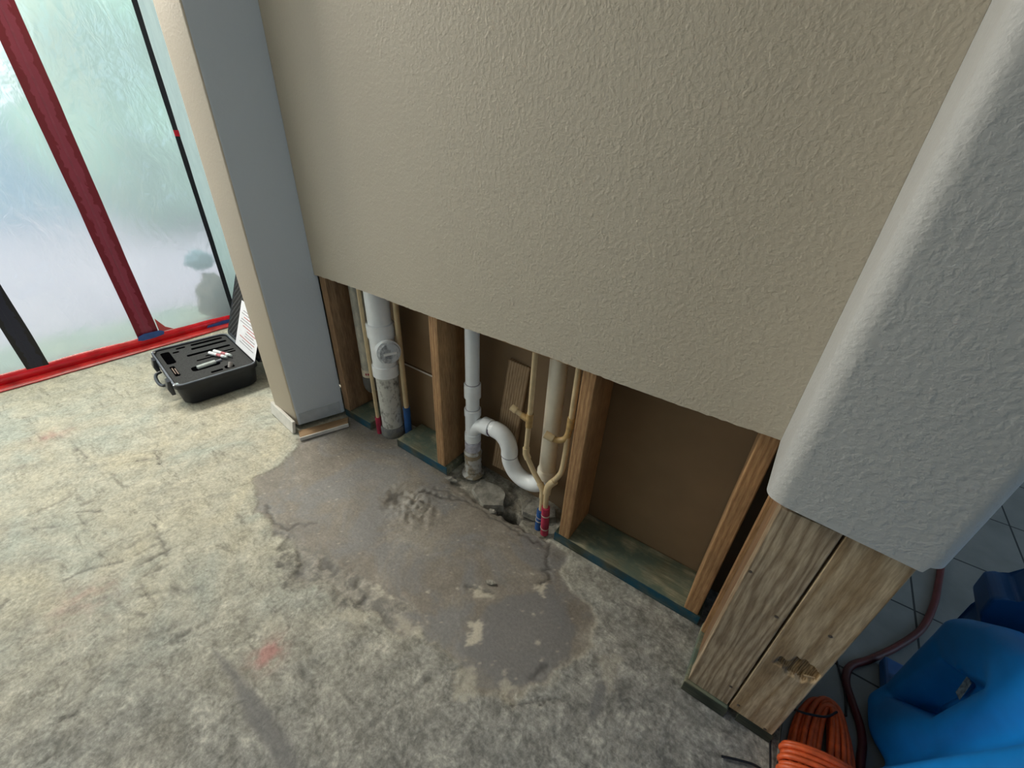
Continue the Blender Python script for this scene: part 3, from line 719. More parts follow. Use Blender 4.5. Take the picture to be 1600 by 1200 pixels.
# sweep of the tee into its hub
tube('tee_sweep', spline([P(-.792, .205), P(-.778, .232), P(-.755, .252), P(-.722, .262)], 6), .0262, M_PVC, t, 22)
ax = (1, 0, .06)
lathe('branch_hub', [(.027, -.020), (.0305, -.018), (.0305, .016), (.027, .018)], M_PVC, t, P(-.725, .262), ax, 24)
ring(t, P(-.706, .2625), .0265, .005, M_PURPLE, ax)
el = spline([P(-.722, .263), P(-.695, .266), P(-.664, .262), P(-.640, .243), P(-.628, .215), P(-.626, .188)], 6)
tube('upper_elbow', el, [.0262] * 6 + [.0292] * (len(el) - 12) + [.0292] * 6, M_PVC, t, 24)
ring(t, P(-.6262, .1885), .0292, .0025, M_RING, (0, 0, 1))
tb = spline([P(-.6262, .190), P(-.620, .158), P(-.598, .126), P(-.563, .110), P(-.525, .114), P(-.495, .134), P(-.478, .165), P(-.475, .195)], 6)
tube('trap_bend', tb, .0285, M_PVC, t, 24)
lathe('standpipe_hub', [(.026, .172), (.031, .175), (.031, .208), (.028, .212)], M_PVCY, t, P(-.475, 0), (0, 0, 1), 26)
tube('standpipe', [P(-.475, .20), P(-.474, 2.3)], .0265, M_PVCY, t, 26)
# floor wrap
def wrap():
    bm = bmesh.new(); pts = []; rr = []
    for k in range(20):
        z = .004 + k * .0064; pts.append((0, 0, z)); rr.append(.031 + .003 * math.sin(k * 1.9) + (.010 if k < 2 else 0) + random.uniform(-.001, .001))
    tube_bm(bm, pts, rr, 22); return finish(bm, 'floor_wrap', M_TAPE, t, True)
wrap()
ring(t, (0, 0, .103), .0325, .014, simple('brown tape band', (.30, .23, .14), .6), name='tape_band')
lathe('wrap_top', [(.026, .128), (.0295, .128), (.0300, .160), (.0255, .163)], simple('lilac stained wrap', (.50, .48, .53), .6, var=.12, scale=60), t, (0, 0, 0))

# cold and hot lines by the standpipe
t = thing('cold_water_line', 'tan water line with side stub and blue wrapped foot, behind the cream standpipe', 'water pipe', (-.445, .862, 0))
def Q(p): return (p[0] + .445, p[1] - .862, p[2])
tube('riser', [Q((-.527, .872, .40)), Q((-.512, .868, 2.3))], .0082, M_CPVC, t, 14)
tube('tee', [Q((-.5275, .872, .385)), Q((-.5265, .872, .432))], .0112, M_CPVCD, t, 14)
tube('tee_branch', [Q((-.528, .872, .408)), Q((-.556, .872, .414))], .0100, M_CPVCD, t, 14)
tube('stub_out', [Q((-.552, .872, .413)), Q((-.584, .868, .428))], .0078, M_CPVC, t, 14)
tube('stub_cap', [Q((-.574, .869, .424)), Q((-.592, .867, .432))], .0108, M_CPVC, t, 14)
tube('lower_riser', [Q((-.528, .872, .39)), Q((-.531, .872, .285))], .0080, M_CPVC, t, 14)
tube('elbow', [Q((-.531, .872, .300)), Q((-.530, .872, .276)), Q((-.520, .870, .262))], .0110, M_CPVC, t, 14)
tube('offset_run', spline([Q((-.526, .871, .268)), Q((-.490, .866, .222)), Q((-.458, .862, .186)), Q((-.448, .860, .150)), Q((-.447, .858, .07))], 6), .0086, M_CPVC, t, 14)
tube('offset_elbow', spline([Q((-.465, .863, .196)), Q((-.450, .861, .176)), Q((-.4478, .860, .145))], 5), .0112, M_CPVC, t, 14)
o = tube('foam_sleeve', [Q((-.449, .856, .003)), Q((-.447, .857, .092))], .0128, M_BLUES, t, 14)
ring(t, Q((-.4485, .8563, .045)), .0130, .003, M_TWINE, name='thread'); ring(t, Q((-.448, .8565, .062)), .0130, .002, M_TWINE, (0.2, 0, 1), name='thread')
t = thing('hot_water_line', 'tan water line with side stub and red wrapped foot, beside the middle right stud', 'water pipe', (-.41, .85, 0))
def Q(p): return (p[0] + .41, p[1] - .85, p[2])
tube('riser', [Q((-.391, .868, .46)), Q((-.384, .868, 2.3))], .0082, M_CPVC, t, 14)
tube('coupling', [Q((-.3915, .868, .447)), Q((-.391, .868, .482))], .0108, M_CPVCD, t, 14)
tube('elbow', spline([Q((-.3925, .868, .450)), Q((-.394, .867, .425)), Q((-.402, .864, .404)), Q((-.420, .860, .394)), Q((-.440, .854, .396))], 5), .0092, M_CPVCD, t, 14)
tube('stub_cap', [Q((-.432, .855, .396)), Q((-.458, .850, .404))], .0120, M_CPVC, t, 14)
tube('drop', spline([Q((-.394, .866, .415)), Q((-.393, .866, .36)), Q((-.396, .865, .290)), Q((-.404, .862, .262)), Q((-.424, .856, .222)), Q((-.431, .853, .195)), Q((-.428, .851, .08))], 6), .0084, M_CPVC, t, 14)
tube('lower_elbow', spline([Q((-.412, .859, .240)), Q((-.428, .854, .212)), Q((-.4312, .853, .178))], 5), .0118, M_CPVC, t, 14)
tube('foam_sleeve', [Q((-.421, .850, .003)), Q((-.4275, .851, .122))], .0135, M_REDS, t, 14)
ring(t, Q((-.425, .8505, .090)), .0137, .003, M_TWINE, name='thread'); ring(t, Q((-.423, .850, .032)), .0137, .003, M_TWINE, (.15, 0, 1), name='thread')

# broken slab pieces in the trap bay
def chunk(loc, size, label, seed, rz=0., tilt=(0, 0)):
    bm = bmesh.new(); r = random.Random(seed); n = 9
    pts = []
    for k in range(n):
        a = 2 * math.pi * k / n + r.uniform(-.2, .2); q = r.uniform(.75, 1.12); pts.append((math.cos(a) * size[0] * q, math.sin(a) * size[1] * q))
    a_ = [bm.verts.new((*p, -size[2])) for p in pts]; b_ = [bm.verts.new((p[0] * .92, p[1] * .92, r.uniform(-.003, .003))) for p in pts]
    bm.faces.new(a_[::-1]); bm.faces.new(b_)
    for i in range(n): bm.faces.new((a_[i], a_[(i + 1) % n], b_[(i + 1) % n], b_[i]))
    bmesh.ops.triangulate(bm, faces=bm.faces); bmesh.ops.subdivide_edges(bm, edges=bm.edges, cuts=3, use_grid_fill=True)
    for v in bm.verts:
        v.co += Vector((fbm(v.co.x * 40 + seed, v.co.y * 40, v.co.z * 40), fbm(v.co.y * 40, v.co.z * 40 + seed, 3), fbm(v.co.z * 40, v.co.x * 40, seed))) * .0035
    o = finish(bm, 'concrete_chunk', M_CHUNK, None, False); o.location = loc; o.rotation_euler = (tilt[0], tilt[1], rz)
    return tag(o, label, 'concrete')
chunk((-.678, .880, .004), (.085, .058, .03), 'broken slab of concrete lying at the foot of the thin drain stack', 4, .2, (.06, .05))
chunk((-.497, .928, .004), (.070, .045, .03), 'flat broken concrete piece under the bend of the trap', 8, .1, (.1, -.03))
chunk((-.622, .820, -.002), (.020, .012, .012), 'small pale concrete lump beside the black hole', 12, .5)
chunk((-.455, .466+.135, .004), (.019, .010, .006), 'small loose mortar flake lying on the grey floor patch', 21, .4)
chunk((-.838, .846, .004), (.030, .010, .008), 'dark rubble bits at the foot of the second stud', 15, .3)

# ------------------------------------------------------------ foot of the left pier
o = box('baseboard', (-.110, 0, 0), (.110, .013, .058), M_BASEB, bev=.002)
o.location = (-1.655, .636, .003); o.rotation_euler = (math.radians(-10), 0, math.radians(-6))
tag(o, 'loose white baseboard length leaning at the beige end of the left pier', 'baseboard')
t = thing('baseboard_scrap', 'fallen baseboard piece with brown back up and white edge, beside left pier', 'baseboard', (-1.475, .728, .002), math.radians(70))
prism('board', [(-.102, -.028), (.092, -.030), (.108, .020), (-.098, .026)], .002, .013, M_SCRAP, t, .001)
prism('painted_edge', [(-.104, -.034), (.094, -.036), (.094, -.0305), (-.104, -.0285)], .000, .016, M_BASEB, t, .0008)

# ------------------------------------------------------------ plastic dust door on the left
t = thing('plastic_sheet', 'clear milky plastic sheeting closing off the left opening', 'plastic sheet', (XD, -1.2, 0))
def film_mesh():
    bm = bmesh.new(); ny, nz = 120, 70; g = []
    for i in range(ny + 1):
        y = -3.7 + (1.045 + 3.7) * i / ny; row = []
        for j in range(nz + 1):
            z = .03 + 2.24 * j / nz
            row.append(bm.verts.new((-.010 + .008 * fbm(y * 1.6, z * .8, 1, 2), y + 1.2, z)))
        g.append(row)
    for i in range(ny):
        for j in range(nz): bm.faces.new((g[i][j], g[i + 1][j], g[i + 1][j + 1], g[i][j + 1])).smooth = True
    return bm
finish(film_mesh(), 'film', M_FILM, t, True)
def strip(name, y0, y1, z0, z1, x0, x1, mat, parent, wob=.004, n=60, seed=1, org=(0, 0, 0)):
    bm = bmesh.new(); rows = []
    for j in range(n + 1):
        z = z0 + (z1 - z0) * j / n
        w0 = wob * fbm(seed, z * 3, 0, 2); w1 = wob * fbm(seed + 5, z * 3, 0, 2)
        rows.append([bm.verts.new((x - org[0], y - org[1], z - org[2])) for x, y in ((x1, y0 + w0), (x1, y1 + w1), (x0, y1 + w1), (x0, y0 + w0))])
    for A, B in zip(rows, rows[1:]):
        for k in range(4): bm.faces.new((A[k], A[(k + 1) % 4], B[(k + 1) % 4], B[k]))
    bm.faces.new(rows[0][::-1]); bm.faces.new(rows[-1])
    return finish(bm, name, mat, parent)
def zipstrip(y0a, y1a, label, mat, seed, name='zipper_strip'):
    yc = (y0a + y1a) / 2; t = thing(name, label, 'zipper', (XD, yc, 0))
    w = (y1a - y0a) / 2
    strip('tape', yc - w, yc + w, .05, 2.2, XD + .011, XD + .0135, mat, t, .003, 80, seed, (XD, yc, 0))
    strip('zip_teeth', yc - .004, yc + .004, .06, 2.18, XD + .0136, XD + .0155, M_ZBLK if mat is M_ZBLK else simple('dull red zip', (.30, .05, .09), .5), t, .001, 20, seed, (XD, yc, 0))
    return t
zipstrip(.527, .625, 'long dark red zipper tape strip on the plastic sheeting', M_ZRED, 2)
zipstrip(.080, .158, 'navy black zipper tape strip at the left end of the plastic sheeting', M_ZBLK, 9)
o = strip('edge_seal', 1.028, 1.052, .03, 2.25, XD + .009, XD + .012, M_BLACKT, None, .003, 60, 4); tag(o, 'thin black sealing line along the far edge of the plastic sheeting', 'seal')
o = strip('lapped_film', 1.0535, 1.30, .0, 2.4, XD + .002, XD + .006, M_LAP, None, .002, 60, 6); tag(o, 'wrinkled white plastic edge lapped beside the thin black line', 'plastic sheet')
o = box('red_dot_tape', (0, -.012, -.014), (.002, .012, .014), M_TAPER, bev=.0008); o.location = (XD + .0125, 1.040, 1.06); tag(o, 'tiny red tape spot on the thin black line', 'tape')
# tape along the floor
def floor_tape():
    t = thing('floor_tape', 'glossy red tape band sealing the plastic sheeting to the floor', 'tape', (XD, 0, 0))
    bm = bmesh.new(); n = 120; rows = []
    for i in range(n + 1):
        y = -2.2 + 3.22 * i / n; s = fbm(y * 5, 2, 0, 3) * .006; zt = .064 + s - .02 * max(0, (y - .6)) 
        rows.append([bm.verts.new(p) for p in ((.012, y, zt), (.016 + s * .4, y, .036), (.022, y, .014))])
    for A, B in zip(rows, rows[1:]):
        for k in range(2): bm.faces.new((A[k], A[k + 1], B[k + 1], B[k])).smooth = True
    g = bmesh.ops.extrude_face_region(bm, geom=list(bm.faces)); bmesh.ops.translate(bm, verts=[q for q in g['geom'] if isinstance(q, bmesh.types.BMVert)], vec=(-.0015, 0, -.0005))
    finish(bm, 'upright_band', M_TAPER, t, True)
    bm = bmesh.new(); rows = []
    for i in range(n + 1):
        y = -2.2 + 3.20 * i / n; s = fbm(y * 6, 7, 0, 3) * .006
        rows.append([bm.verts.new(p) for p in ((.020, y, .0145), (.045, y, .0085 + abs(s)), (.075 + s, y, .006))])
    for A, B in zip(rows, rows[1:]):
        for k in range(2): bm.faces.new((A[k], A[k + 1], B[k + 1], B[k])).smooth = True
    g = bmesh.ops.extrude_face_region(bm, geom=list(bm.faces)); bmesh.ops.translate(bm, verts=[q for q in g['geom'] if isinstance(q, bmesh.types.BMVert)], vec=(0, 0, -.0015))
    finish(bm, 'floor_band', M_TAPER2, t, True)
floor_tape()
def blob(name, pts, x, th, mat, label, cat):
    bm = bmesh.new(); a = [bm.verts.new((x, p[0], p[1])) for p in pts]; b2 = [bm.verts.new((x + th, p[0], p[1])) for p in pts]; n = len(pts)
    bm.faces.new(a); bm.faces.new(b2[::-1])
    for i in range(n): bm.faces.new((a[i], a[(i + 1) % n], b2[(i + 1) % n], b2[i]))
    o = finish(bm, name, mat); c = (x, sum(p[0] for p in pts) / n, min(p[1] for p in pts)); o.data.transform(Matrix.Translation([-q for q in c])); o.location = c
    return tag(o, label, cat)
blob('blue_tape_piece', [(.520, .052), (.540, .045), (.600, .045), (.645, .052), (.650, .068), (.630, .080), (.560, .082), (.530, .074)], XD + .0245, .001, M_TAPEB, 'short blue tape piece at the foot of the dark red zipper strip', 'tape')
blob('blue_tape_piece', [(.86, .018), (.93, .014), (1.015, .014), (1.02, .034), (.96, .036), (.87, .030)], XD + .0245, .001, M_TAPEB, 'long blue tape piece on the red floor tape behind the black case', 'tape')
blob('red_tape_flap', [(.630, .066), (.700, .066), (.665, .090), (.632, .150)], XD + .018, .001, simple('light red film', (.62, .09, .10), .3), 'small red tape flap beside the foot of the dark red zipper', 'tape')

# outside beyond the sheeting
struct(box('trim_patio_slab', (-12, -9, -.16), (XD - .14, 9, -.04), simple('pink reflection patio slab', (.66, .47, .56), .8, var=.05, scale=2)))  # pink floor reflection low in the sheeting put into this slab's colour
o = box('garden_wall', (-9.3, -9, -.04), (-9.1, 9, 1.25), simple('blue grey rendered wall', (.40, .52, .66), .9, var=.06, scale=1)); tag(o, 'pale blue wall seen blurred through the plastic sheeting', 'wall')
def crown(loc, r, mat, label, seed):
    bm = bmesh.new(); bmesh.ops.create_icosphere(bm, subdivisions=4, radius=1.)
    for v in bm.verts:
        n = v.co.normalized(); v.co = Vector((n.x * r[0], n.y * r[1], n.z * r[2])) * (1 + .35 * fbm(n.x * 2 + seed, n.y * 2, n.z * 2))
    o = finish(bm, 'shrub', mat, None, True); o.location = loc; return tag(o, label, 'shrub')
crown((-7.2, 2.6, 1.3), (.9, 1.5, 1.3), simple('pale green foliage', (.42, .62, .46), .9, var=.25, scale=5), 'pale green shrub, blurred behind the upper plastic sheeting', 3)
# guessed rounded forms, added for the blurred tones behind the sheeting
def blur_shape(name, loc, r, mat, label):
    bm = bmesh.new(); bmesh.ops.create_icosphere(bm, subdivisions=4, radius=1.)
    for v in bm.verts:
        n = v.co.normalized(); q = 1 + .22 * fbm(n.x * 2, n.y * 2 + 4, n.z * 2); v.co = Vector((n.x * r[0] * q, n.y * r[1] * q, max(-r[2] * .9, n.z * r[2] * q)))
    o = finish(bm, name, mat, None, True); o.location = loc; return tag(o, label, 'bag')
blur_shape('tan_shape', (XD - .20, 1.03, .12), (.10, .11, .16), simple('tan blurred colour', (.30, .21, .15), .9, var=.2), 'tan brown rounded shape blurred behind the sheeting near the black case')
blur_shape('grey_shape', (XD - .26, 1.02, .362), (.06, .075, .06), simple('blue grey blurred colour', (.34, .44, .52), .9, var=.2), 'blue grey rounded shape blurred above the tan one behind the sheeting')

# ------------------------------------------------------------ black instrument case
A0 = Vector((-2.075, .418, 0)); ang = math.atan2(.13, -.99)
CW, CD, CH = .475, .345, .118
t = thing('instrument_case', 'open black hard case with foam lining on the concrete floor', 'case', (A0.x, A0.y, .003), 0)
U = Vector((-.9915, .130, 0)).normalized(); Vd = Vector((.130, .9915, 0)).normalized()
CM = Matrix((( U.x, Vd.x, 0, 0), (U.y, Vd.y, 0, 0), (0, 0, -1, 0), (0, 0, 0, 1)))
# right handed frame: u along the latch-less near edge, v to the hinge, z up
CM = Matrix(((U.x, Vd.x, 0, 0), (U.y, Vd.y, 0, 0), (0, 0, 1, 0), (0, 0, 0, 1)))
def rrect(u0, v0, u1, v1, r, n=5):
    return arc(u1 - r, v1 - r, r, 0, 90, n) + arc(u0 + r, v1 - r, r, 90, 180, n) + arc(u0 + r, v0 + r, r, 180, 270, n) + arc(u1 - r, v0 + r, r, 270, 360, n)
def loft(name, layers, mat, parent, M=None, cap0=True, cap1=True):
    bm = bmesh.new(); R = [[bm.verts.new((*p, z)) for p in poly] for poly, z in layers]; n = len(R[0])
    for a, b2 in zip(R, R[1:]):
        for k in range(n): bm.faces.new((a[k], a[(k + 1) % n], b2[(k + 1) % n], b2[k])).smooth = True
    if cap0: bm.faces.new(R[0][::-1])
    if cap1: bm.faces.new(R[-1])
    if M is not None: bmesh.ops.transform(bm, matrix=M, verts=bm.verts)
    o = finish(bm, name, mat, parent); sharp_caps(o, 40); return o
loft('shell', [(rrect(.030, .030, CW - .030, CD - .030, .035), 0), (rrect(.018, .018, CW - .018, CD - .018, .04), .012), (rrect(.008, .008, CW - .008, CD - .008, .04), CH - .022),
               (rrect(.0, .0, CW, CD, .04), CH - .020), (rrect(.0, .0, CW, CD, .04), CH), (rrect(.010, .010, CW - .010, CD - .010, .033), CH), (rrect(.012, .012, CW - .012, CD - .012, .033), CH - .012)], M_CASE, t, CM)
loft('rim', [(rrect(.0015, .0015, CW - .0015, CD - .0015, .04), CH + .0003), (rrect(.003, .003, CW - .003, CD - .003, .04), CH + .004), (rrect(.008, .008, CW - .008, CD - .008, .036), CH + .004), (rrect(.0095, .0095, CW - .0095, CD - .0095, .034), CH + .0003)], M_RIM, t, CM, False, False)
fz = CH - .006
loft('foam_insert', [(rrect(.013, .013, CW - .013, CD - .013, .030), fz - .02), (rrect(.013, .013, CW - .013, CD - .013, .030), fz)], M_FOAM, t, CM)
# foam pockets: near-black pads on the foam, the slots' shade put into colour
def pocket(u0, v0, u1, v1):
    loft('foam_pocket_shade', [(rrect(u0, v0, u1, v1, min(u1 - u0, v1 - v0) * .3, 3), fz + .0004), (rrect(u0, v0, u1, v1, min(u1 - u0, v1 - v0) * .3, 3), fz + .0009)], M_FOAMD, t, CM)
for u0, v0, v1 in ((.424, .165, .310), (.372, .155, .315), (.302, .120, .312), (.250, .185, .312), (.222, .140, .312)):
    pocket(u0, v0, u0 + (.022 if u0 > .3 else .012), v1)
pocket(.270, .030, .425, .068); pocket(.425, .100, .443, .140); pocket(.385, .078, .402, .105); pocket(.120, .030, .240, .050); pocket(.118, .098, .170, .215); pocket(.050, .155, .068, .205); pocket(.05, .215, .085, .255)
# latches and handle on the left end (v = 0 side)
for u0 in (.085, .355):
    loft('latch', [(rrect(u0 - .024, -.014, u0 + .024, .002, .004, 2), CH - .062), (rrect(u0 - .022, -.020, u0 + .022, .002, .005, 2), CH - .03), (rrect(u0 - .022, -.012, u0 + .022, .002, .004, 2), CH + .006)], M_LATCH, t, CM)
tube('handle', [CM @ Vector(p) for p in spline([(.15, .0, .075), (.155, -.022, .070), (.19, -.032, .066), (.26, -.032, .066), (.295, -.022, .070), (.30, .0, .075)], 6)], .0075, M_LATCH, t, 12)
for u0, w_ in ((.028, .012), (CW - .028, .010)):
    lathe('corner_rivet', [(.001, 0), (w_, 0), (w_ * .8, .004), (.001, .005)], M_SILVER, t, CM @ Vector((u0, .012, CH + .001)), (0, 0, 1), 12)
# padlock eyes on the near end
for v0 in (.135, .20):
    lathe('rivet', [(.001, 0), (.006, 0), (.005, .003), (.001, .004)], M_SILVER, t, CM @ Vector((.0045, v0, CH - .012)), tuple(-U), 12)
# lid, opened past upright about the far edge
LH = .392; tilt = math.radians(22)
HM = Matrix.Translation(Vd * (CD + .004) + Vector((0, 0, CH - .004)))
BR = Matrix(((U.x, 0, 0, 0), (U.y, 0, 0, 0), (0, 0, 0, 0), (0, 0, 0, 1)))
up = (Vector((0, 0, 1)) * math.cos(tilt) + Vd * math.sin(tilt)); outn = (Vd * math.cos(tilt) - Vector((0, 0, 1)) * math.sin(tilt))
LM = HM @ Matrix(((U.x, up.x, outn.x, 0), (U.y, up.y, outn.y, 0), (U.z, up.z, outn.z, 0), (0, 0, 0, 1)))
# local lid axes: a along the hinge, b up the lid, c outwards
loft('lid', [(rrect(.012, .010, CW - .012, LH - .010, .03), .008), (rrect(.0, .0, CW, LH, .02), .0), (rrect(.0, .0, CW, LH, .02), .02), (rrect(.012, .012, CW - .012, LH - .012, .04), .045)], M_CASE, t, LM)
def eggfoam():
    bm = bmesh.new(); na, nb_ = 96, 70; g = []
    for i in range(na + 1):
        row = []
        for j in range(nb_ + 1):
            a = .018 + (CW - .036) * i / na; b2 = .016 + (LH - .032) * j / nb_
            row.append(bm.verts.new((a, b2, .006 - .008 * abs(math.sin((a + b2) * 85)) )))
        g.append(row)
    for i in range(na):
        for j in range(nb_): bm.faces.new((g[i][j], g[i + 1][j], g[i + 1][j + 1], g[i][j + 1])).smooth = True
    bmesh.ops.transform(bm, matrix=LM, verts=bm.verts)
    return finish(bm, 'lid_foam', M_FOAM, t)
eggfoam()
# instruction sheet standing in the open lid
t = thing('instruction_sheet', 'white printed sheet with red lines leaning inside the open case lid', 'paper', A0 + Vd * (CD - .008) + Vector((0, 0, CH + .008)))
PM = Matrix(((U.x, up.x, -outn.x, 0), (U.y, up.y, -outn.y, 0), (U.z, up.z, -outn.z, 0), (0, 0, 0, 1)))
box('paper', (.014, .0, .004), (.285, .235, .0046), M_PAPER, t, M=PM)
r = random.Random(4)
for k in range(12):
    b0 = .190 - k * .0145; l0 = .045 + (.02 if k % 3 == 1 else 0); l1 = .270 - r.uniform(0, .12)
    box('text_line', (l0, b0, .0047), (l1, b0 + .0045, .0050), M_INKR if k in (2, 5, 6, 9) else M_INKK, t, M=PM)
# markers and probe lying on the foam
def marker(u, v, z, a, label, capm):
    t = thing('marker_pen', label, 'marker', A0 + CM @ Vector((u, v, z)), 0)
    d = (U * math.cos(a) + Vd * math.sin(a)); 
    tube('barrel', [d * -.035, d * .034], .0078, M_WPLAST, t, 14)
    tube('print_band', [d * -.012, d * .018], .0082, M_PINK, t, 14)
    tube('cap', [d * -.064, d * -.034], .0085, M_WPLAST, t, 14)
    tube('tip', [d * .034, d * .050], [.0078, .0055], capm, t, 14)
    return t
marker(.195, .252, CH + .012, math.radians(157), 'white marker with red label, upper of two lying together on case foam', M_TUBE)
marker(.190, .230, CH + .012, math.radians(156), 'white marker with red label, lower of two lying together on case foam', M_TUBE)
t = thing('glass_vial', 'pale grey tube lying in the foam of the black case', 'tube', A0 + CM @ Vector((.145, .165, CH + .002)))
d = (Vd * .98 + U * .12)
tube('body', [d * -.045, d * .035], .0105, M_TUBE, t, 16); tube('neck', [d * .035, d * .045, d * .062], [.006, .006, .0075], M_RIM, t, 12)
t = thing('foam_plug', 'small grey round stub set in the near edge of the foam', 'stub', A0 + CM @ Vector((.062, .235, CH - .006)))
tube('body', [(0, 0, 0), (-.006, .012, .022)], .010, simple('grey stub', (.32, .30, .29), .5), t, 12)
for k, (u, v) in enumerate(((.175, .036), (.165, .045))):
    t = thing('probe_pin', ['thin copper pin lying left in the case foam', 'thin copper pin lying right in the case foam'][k], 'pin', A0 + CM @ Vector((u, v, CH + .001)))
    tube('pin', [U * -.035, U * .035], .0022, M_BRASS, t, 8)

# ------------------------------------------------------------ right side: cords, hose, blue machine
def ell_loop(cx, cy, z, a, b, ph, r, n=40, lift=.0):
    out = []
    for k in range(n):
        q = 2 * math.pi * k / n
        x = b * math.copysign(abs(math.cos(q)) ** .8, math.cos(q)); y = a * math.sin(q)
        out.append((cx + x * math.cos(ph) - y * math.sin(ph), cy + x * math.sin(ph) + y * math.cos(ph), z + lift * math.sin(q * 2 + ph * 7)))
    return out
t = thing('extension_cord', 'bundled bright orange extension cord on the tiles behind the post', 'cord', (.372, .660, .004))
bm = bmesh.new(); rr_ = random.Random(11)
for k in range(14):
    lay = k // 5; w = .022 + .0125 * (k % 5) - .004 * lay
    P_ = ell_loop(rr_.uniform(-.003, .003), .0, .008 + lay * .0135 + rr_.uniform(0, .004), .165 + rr_.uniform(-.008, .006), w * .82, rr_.uniform(-.05, .05), .0052, 44, .004)
    tube_bm(bm, P_, .0054, 8, closed=True)
finish(bm, 'cord_loops', M_ORANGE, t, True)
bm = bmesh.new()
for k in range(9):
    y = -.055 + k * .0105 + rr_.uniform(-.002, .002); P_ = []
    for j in range(28):
        q = 2 * math.pi * j / 28; P_.append(((.072 + .004 * (k % 2)) * math.cos(q), y + .014 * math.cos(q), .034 + (.031 + .004 * (k % 2)) * math.sin(q)))
    tube_bm(bm, P_, .0054, 8, closed=True)
finish(bm, 'cord_wrap', M_ORANGE, t, True)
o = tube('rubber_hose', spline([(.70, 1.75, .012), (.668, 1.55, .012), (.650, 1.45, .012), (.628, 1.34, .012), (.590, 1.22, .012), (.53, 1.115, .012), (.47, 1.03, .012), (.428, .978, .012), (.418, .93, .012), (.432, .88, .012), (.446, .84, .012), (.452, .80, .010), (.448, .74, .010), (.448, .62, .010), (.44, .48, .010)], 8), .0085, M_MAROON, None, 12)
tag(o, 'dark red hose curving over the grey tiles beside the blue machine', 'hose')
o = tube('thin_wire', spline([(.345, 1.15, .007), (.388, 1.02, .007), (.402, .963, .007), (.418, .90, .007), (.422, .850, .006), (.4215, .843, .007), (.412, .836, .012), (.392, .812, .045), (.361, .765, .072), (.325, .745, .072), (.300, .742, .058), (.286, .725, .02), (.283, .69, .006), (.288, .64, .008), (.296, .58, .008)], 8), .0024, M_BLACKW, None, 8)
tag(o, 'thin black wire looping over the orange cord and tiles', 'wire')
o = tube('loose_wire', spline([(.20, .585, .006), (.235, .602, .006), (.264, .613, .006), (.290, .612, .0065), (.315, .606, .012), (.33, .58, .012)], 8), .0026, M_BLACKW, None, 8)
tag(o, 'short black wire at the foot of the post in front of the orange cord', 'wire')

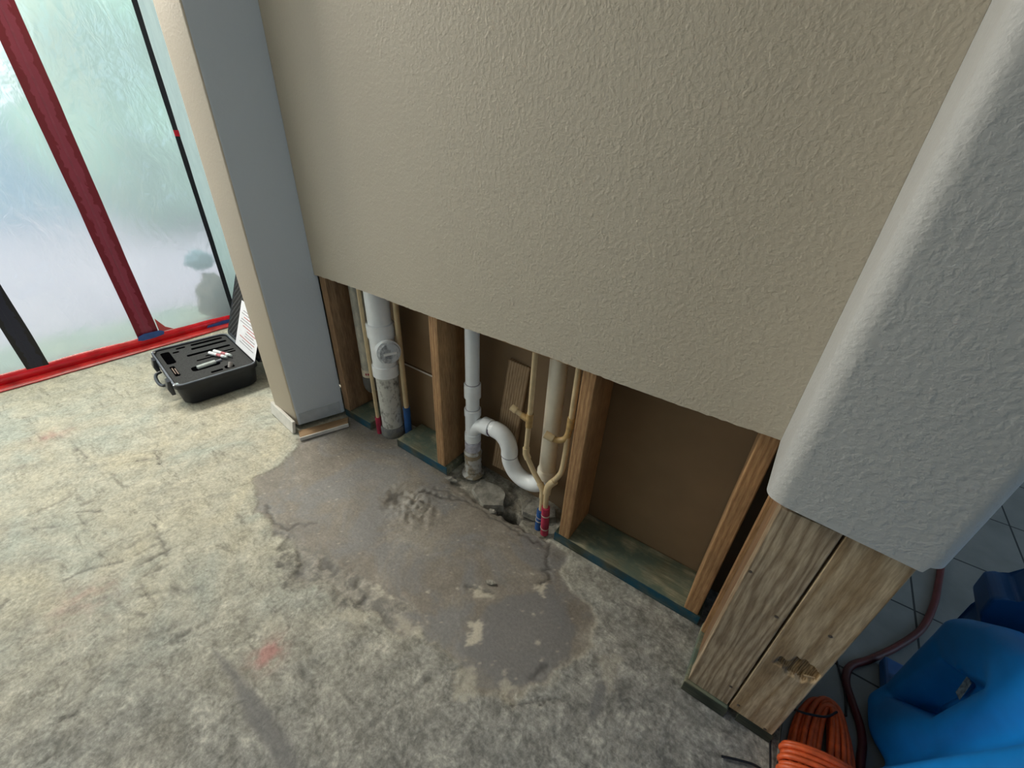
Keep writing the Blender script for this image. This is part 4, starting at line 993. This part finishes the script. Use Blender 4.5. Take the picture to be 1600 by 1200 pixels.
def machine():
    t = thing('blue_machine', 'blue moulded plastic machine with a grip recess, standing on the tiles', 'machine', (.70, .70, .006))
    ox, oy = .70, .70
    def loc(x, y): return (x - ox, y - oy)
    # snail-shell side face with a deep grip recess; outline height ztop(y)
    SL = [(.892, .082), (.782, .222), (.760, .380), (.870, .278)]; SI = [(.868, .150), (.838, .190), (.822, .325), (.848, .290)]
    yt = [.33, .45, .60, .74, .83, .90, .936]; zt = [.40, .49, .54, .515, .46, .385, .345]
    nv, nw = 150, 120; Y, F = np.meshgrid(np.linspace(.33, .936, nv + 1), np.linspace(0, 1, nw + 1), indexing='ij')
    ZTOP = np.interp(Y, yt, zt); Z = ZTOP * F
    dS = np.where(pts_in(Y, Z, SL), 1, -1) * seg_dist(Y, Z, SL); dI = np.where(pts_in(Y, Z, SI), 1, -1) * seg_dist(Y, Z, SI)
    X = .455 + .020 * soft(dS + .022, .012) + .062 * soft(dS - .004, .0028) - .018 * soft(dI, .003)
    q = Y - .665 + (Z - .22) * .28
    X += .030 * np.exp(-((q - .055) / .035) ** 2) - .018 * np.exp(-((q + .005) / .030) ** 2) + .085 * np.clip(-(q + .03), 0, 1)
    top = np.clip(Z - (ZTOP - .040), 0, .04); back = np.clip(Y - .896, 0, .04); bot = np.clip(.028 - Z, 0, .028)
    X += (.04 - np.sqrt(np.clip(.0016 - np.clip(np.hypot(top, back), 0, .04) ** 2, 0, 1))) * .9 + (.028 - np.sqrt(np.clip(.000784 - bot ** 2, 0, 1)))
    bm = bmesh.new()
    g = [[bm.verts.new((X[i, j] - ox, Y[i, j] - oy, Z[i, j])) for j in range(nw + 1)] for i in range(nv + 1)]
    for i in range(nv):
        for j in range(nw): bm.faces.new((g[i][j], g[i + 1][j], g[i + 1][j + 1], g[i][j + 1])).smooth = True
    rim = [g[i][nw] for i in range(nv + 1)]; far = [bm.verts.new((.96 - ox, v.co.y, v.co.z)) for v in rim]; fb = [bm.verts.new((.96 - ox, v.co.y, 0)) for v in rim]
    for i in range(nv):
        bm.faces.new((rim[i], rim[i + 1], far[i + 1], far[i])).smooth = True; bm.faces.new((far[i], far[i + 1], fb[i + 1], fb[i]))
        bm.faces.new((g[i][0], fb[i], fb[i + 1], g[i + 1][0]))
    bm.faces.new([g[nv][j] for j in range(nw + 1)] + [far[nv], fb[nv]]); bm.faces.new([g[0][j] for j in range(nw, -1, -1)] + [fb[0], far[0]])
    o = finish(bm, 'housing', M_BLUE, t); sharp_caps(o, 60)
    # outlet snout behind, its shade put into a darker blue
    def rr(a_, b_, c_, d_, r_): return [(p[0] - ox, p[1] - oy) for p in rrect(a_, b_, c_, d_, r_)]
    prof = [(.516, .002), (.516, .335), (.512, .345), (.491, .382), (.487, .428), (.498, .440), (.520, .440), (.528, .482), (.57, .545), (.66, .60), (.97, .60), (.97, .002)]
    bm = bmesh.new(); a_ = [bm.verts.new((x - ox, .925 - oy, z)) for x, z in prof]; b_ = [bm.verts.new((x - ox, 1.0 - oy, z)) for x, z in prof]; n = len(prof)
    bm.faces.new(a_); bm.faces.new(b_[::-1])
    for k in range(n): bm.faces.new((a_[k], a_[(k + 1) % n], b_[(k + 1) % n], b_[k]))
    bmesh.ops.bevel(bm, geom=list(bm.edges), offset=.008, segments=3, profile=.5, affect='EDGES', clamp_overlap=True)
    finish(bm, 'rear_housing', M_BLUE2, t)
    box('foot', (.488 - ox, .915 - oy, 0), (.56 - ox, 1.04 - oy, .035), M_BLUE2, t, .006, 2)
    o = box('sticker', (-.0008, -.010, -.022), (.0008, .010, .022), simple('scuffed grey sticker', (.24, .30, .34), .6, var=.3, scale=120), t, bev=.0004)
    o.location = (.507 - ox, .838 - oy, .270); o.rotation_euler = (math.radians(-18), 0, 0)
machine()

# pieces of a part hang under that part
def nest(root, part, prefixes):
    p = next((c for c in root.children if c.name.split('.')[0] == part), None)
    for c in list(root.children):
        if p is not None and c is not p and c.name.split('.')[0] in prefixes and not c.children: c.parent = p
bpy.context.view_layer.update()
for r_ in [o for o in S.objects if o.parent is None and o.type == 'EMPTY']:
    nest(r_, 'foam_sleeve', ('thread',)); nest(r_, 'cleanout_cap', ('cap_bar',)); nest(r_, 'lid', ('lid_foam',)); nest(r_, 'foam_insert', ('foam_pocket_shade',))
    nest(r_, 'shell', ('rivet', 'corner_rivet', 'handle')); nest(r_, 'housing', ('sticker',)); nest(r_, 'face_board', ('nail', 'splinter')); nest(r_, 'board', ('nail', 'stained_edge'))
    nest(r_, 'floor_wrap', ('tape_band',)); nest(r_, 'paper', ('text_line',)); nest(r_, 'end_cap', ('print_mark',)); nest(r_, 'tape', ('zip_teeth',))

# render settings that keep light paths adequate
S.cycles.max_bounces = 10; S.cycles.diffuse_bounces = 5; S.cycles.transmission_bounces = 8; S.cycles.glossy_bounces = 4
S.cycles.use_denoising = True; S.cycles.sample_clamp_indirect = 8; S.cycles.caustics_refractive = True
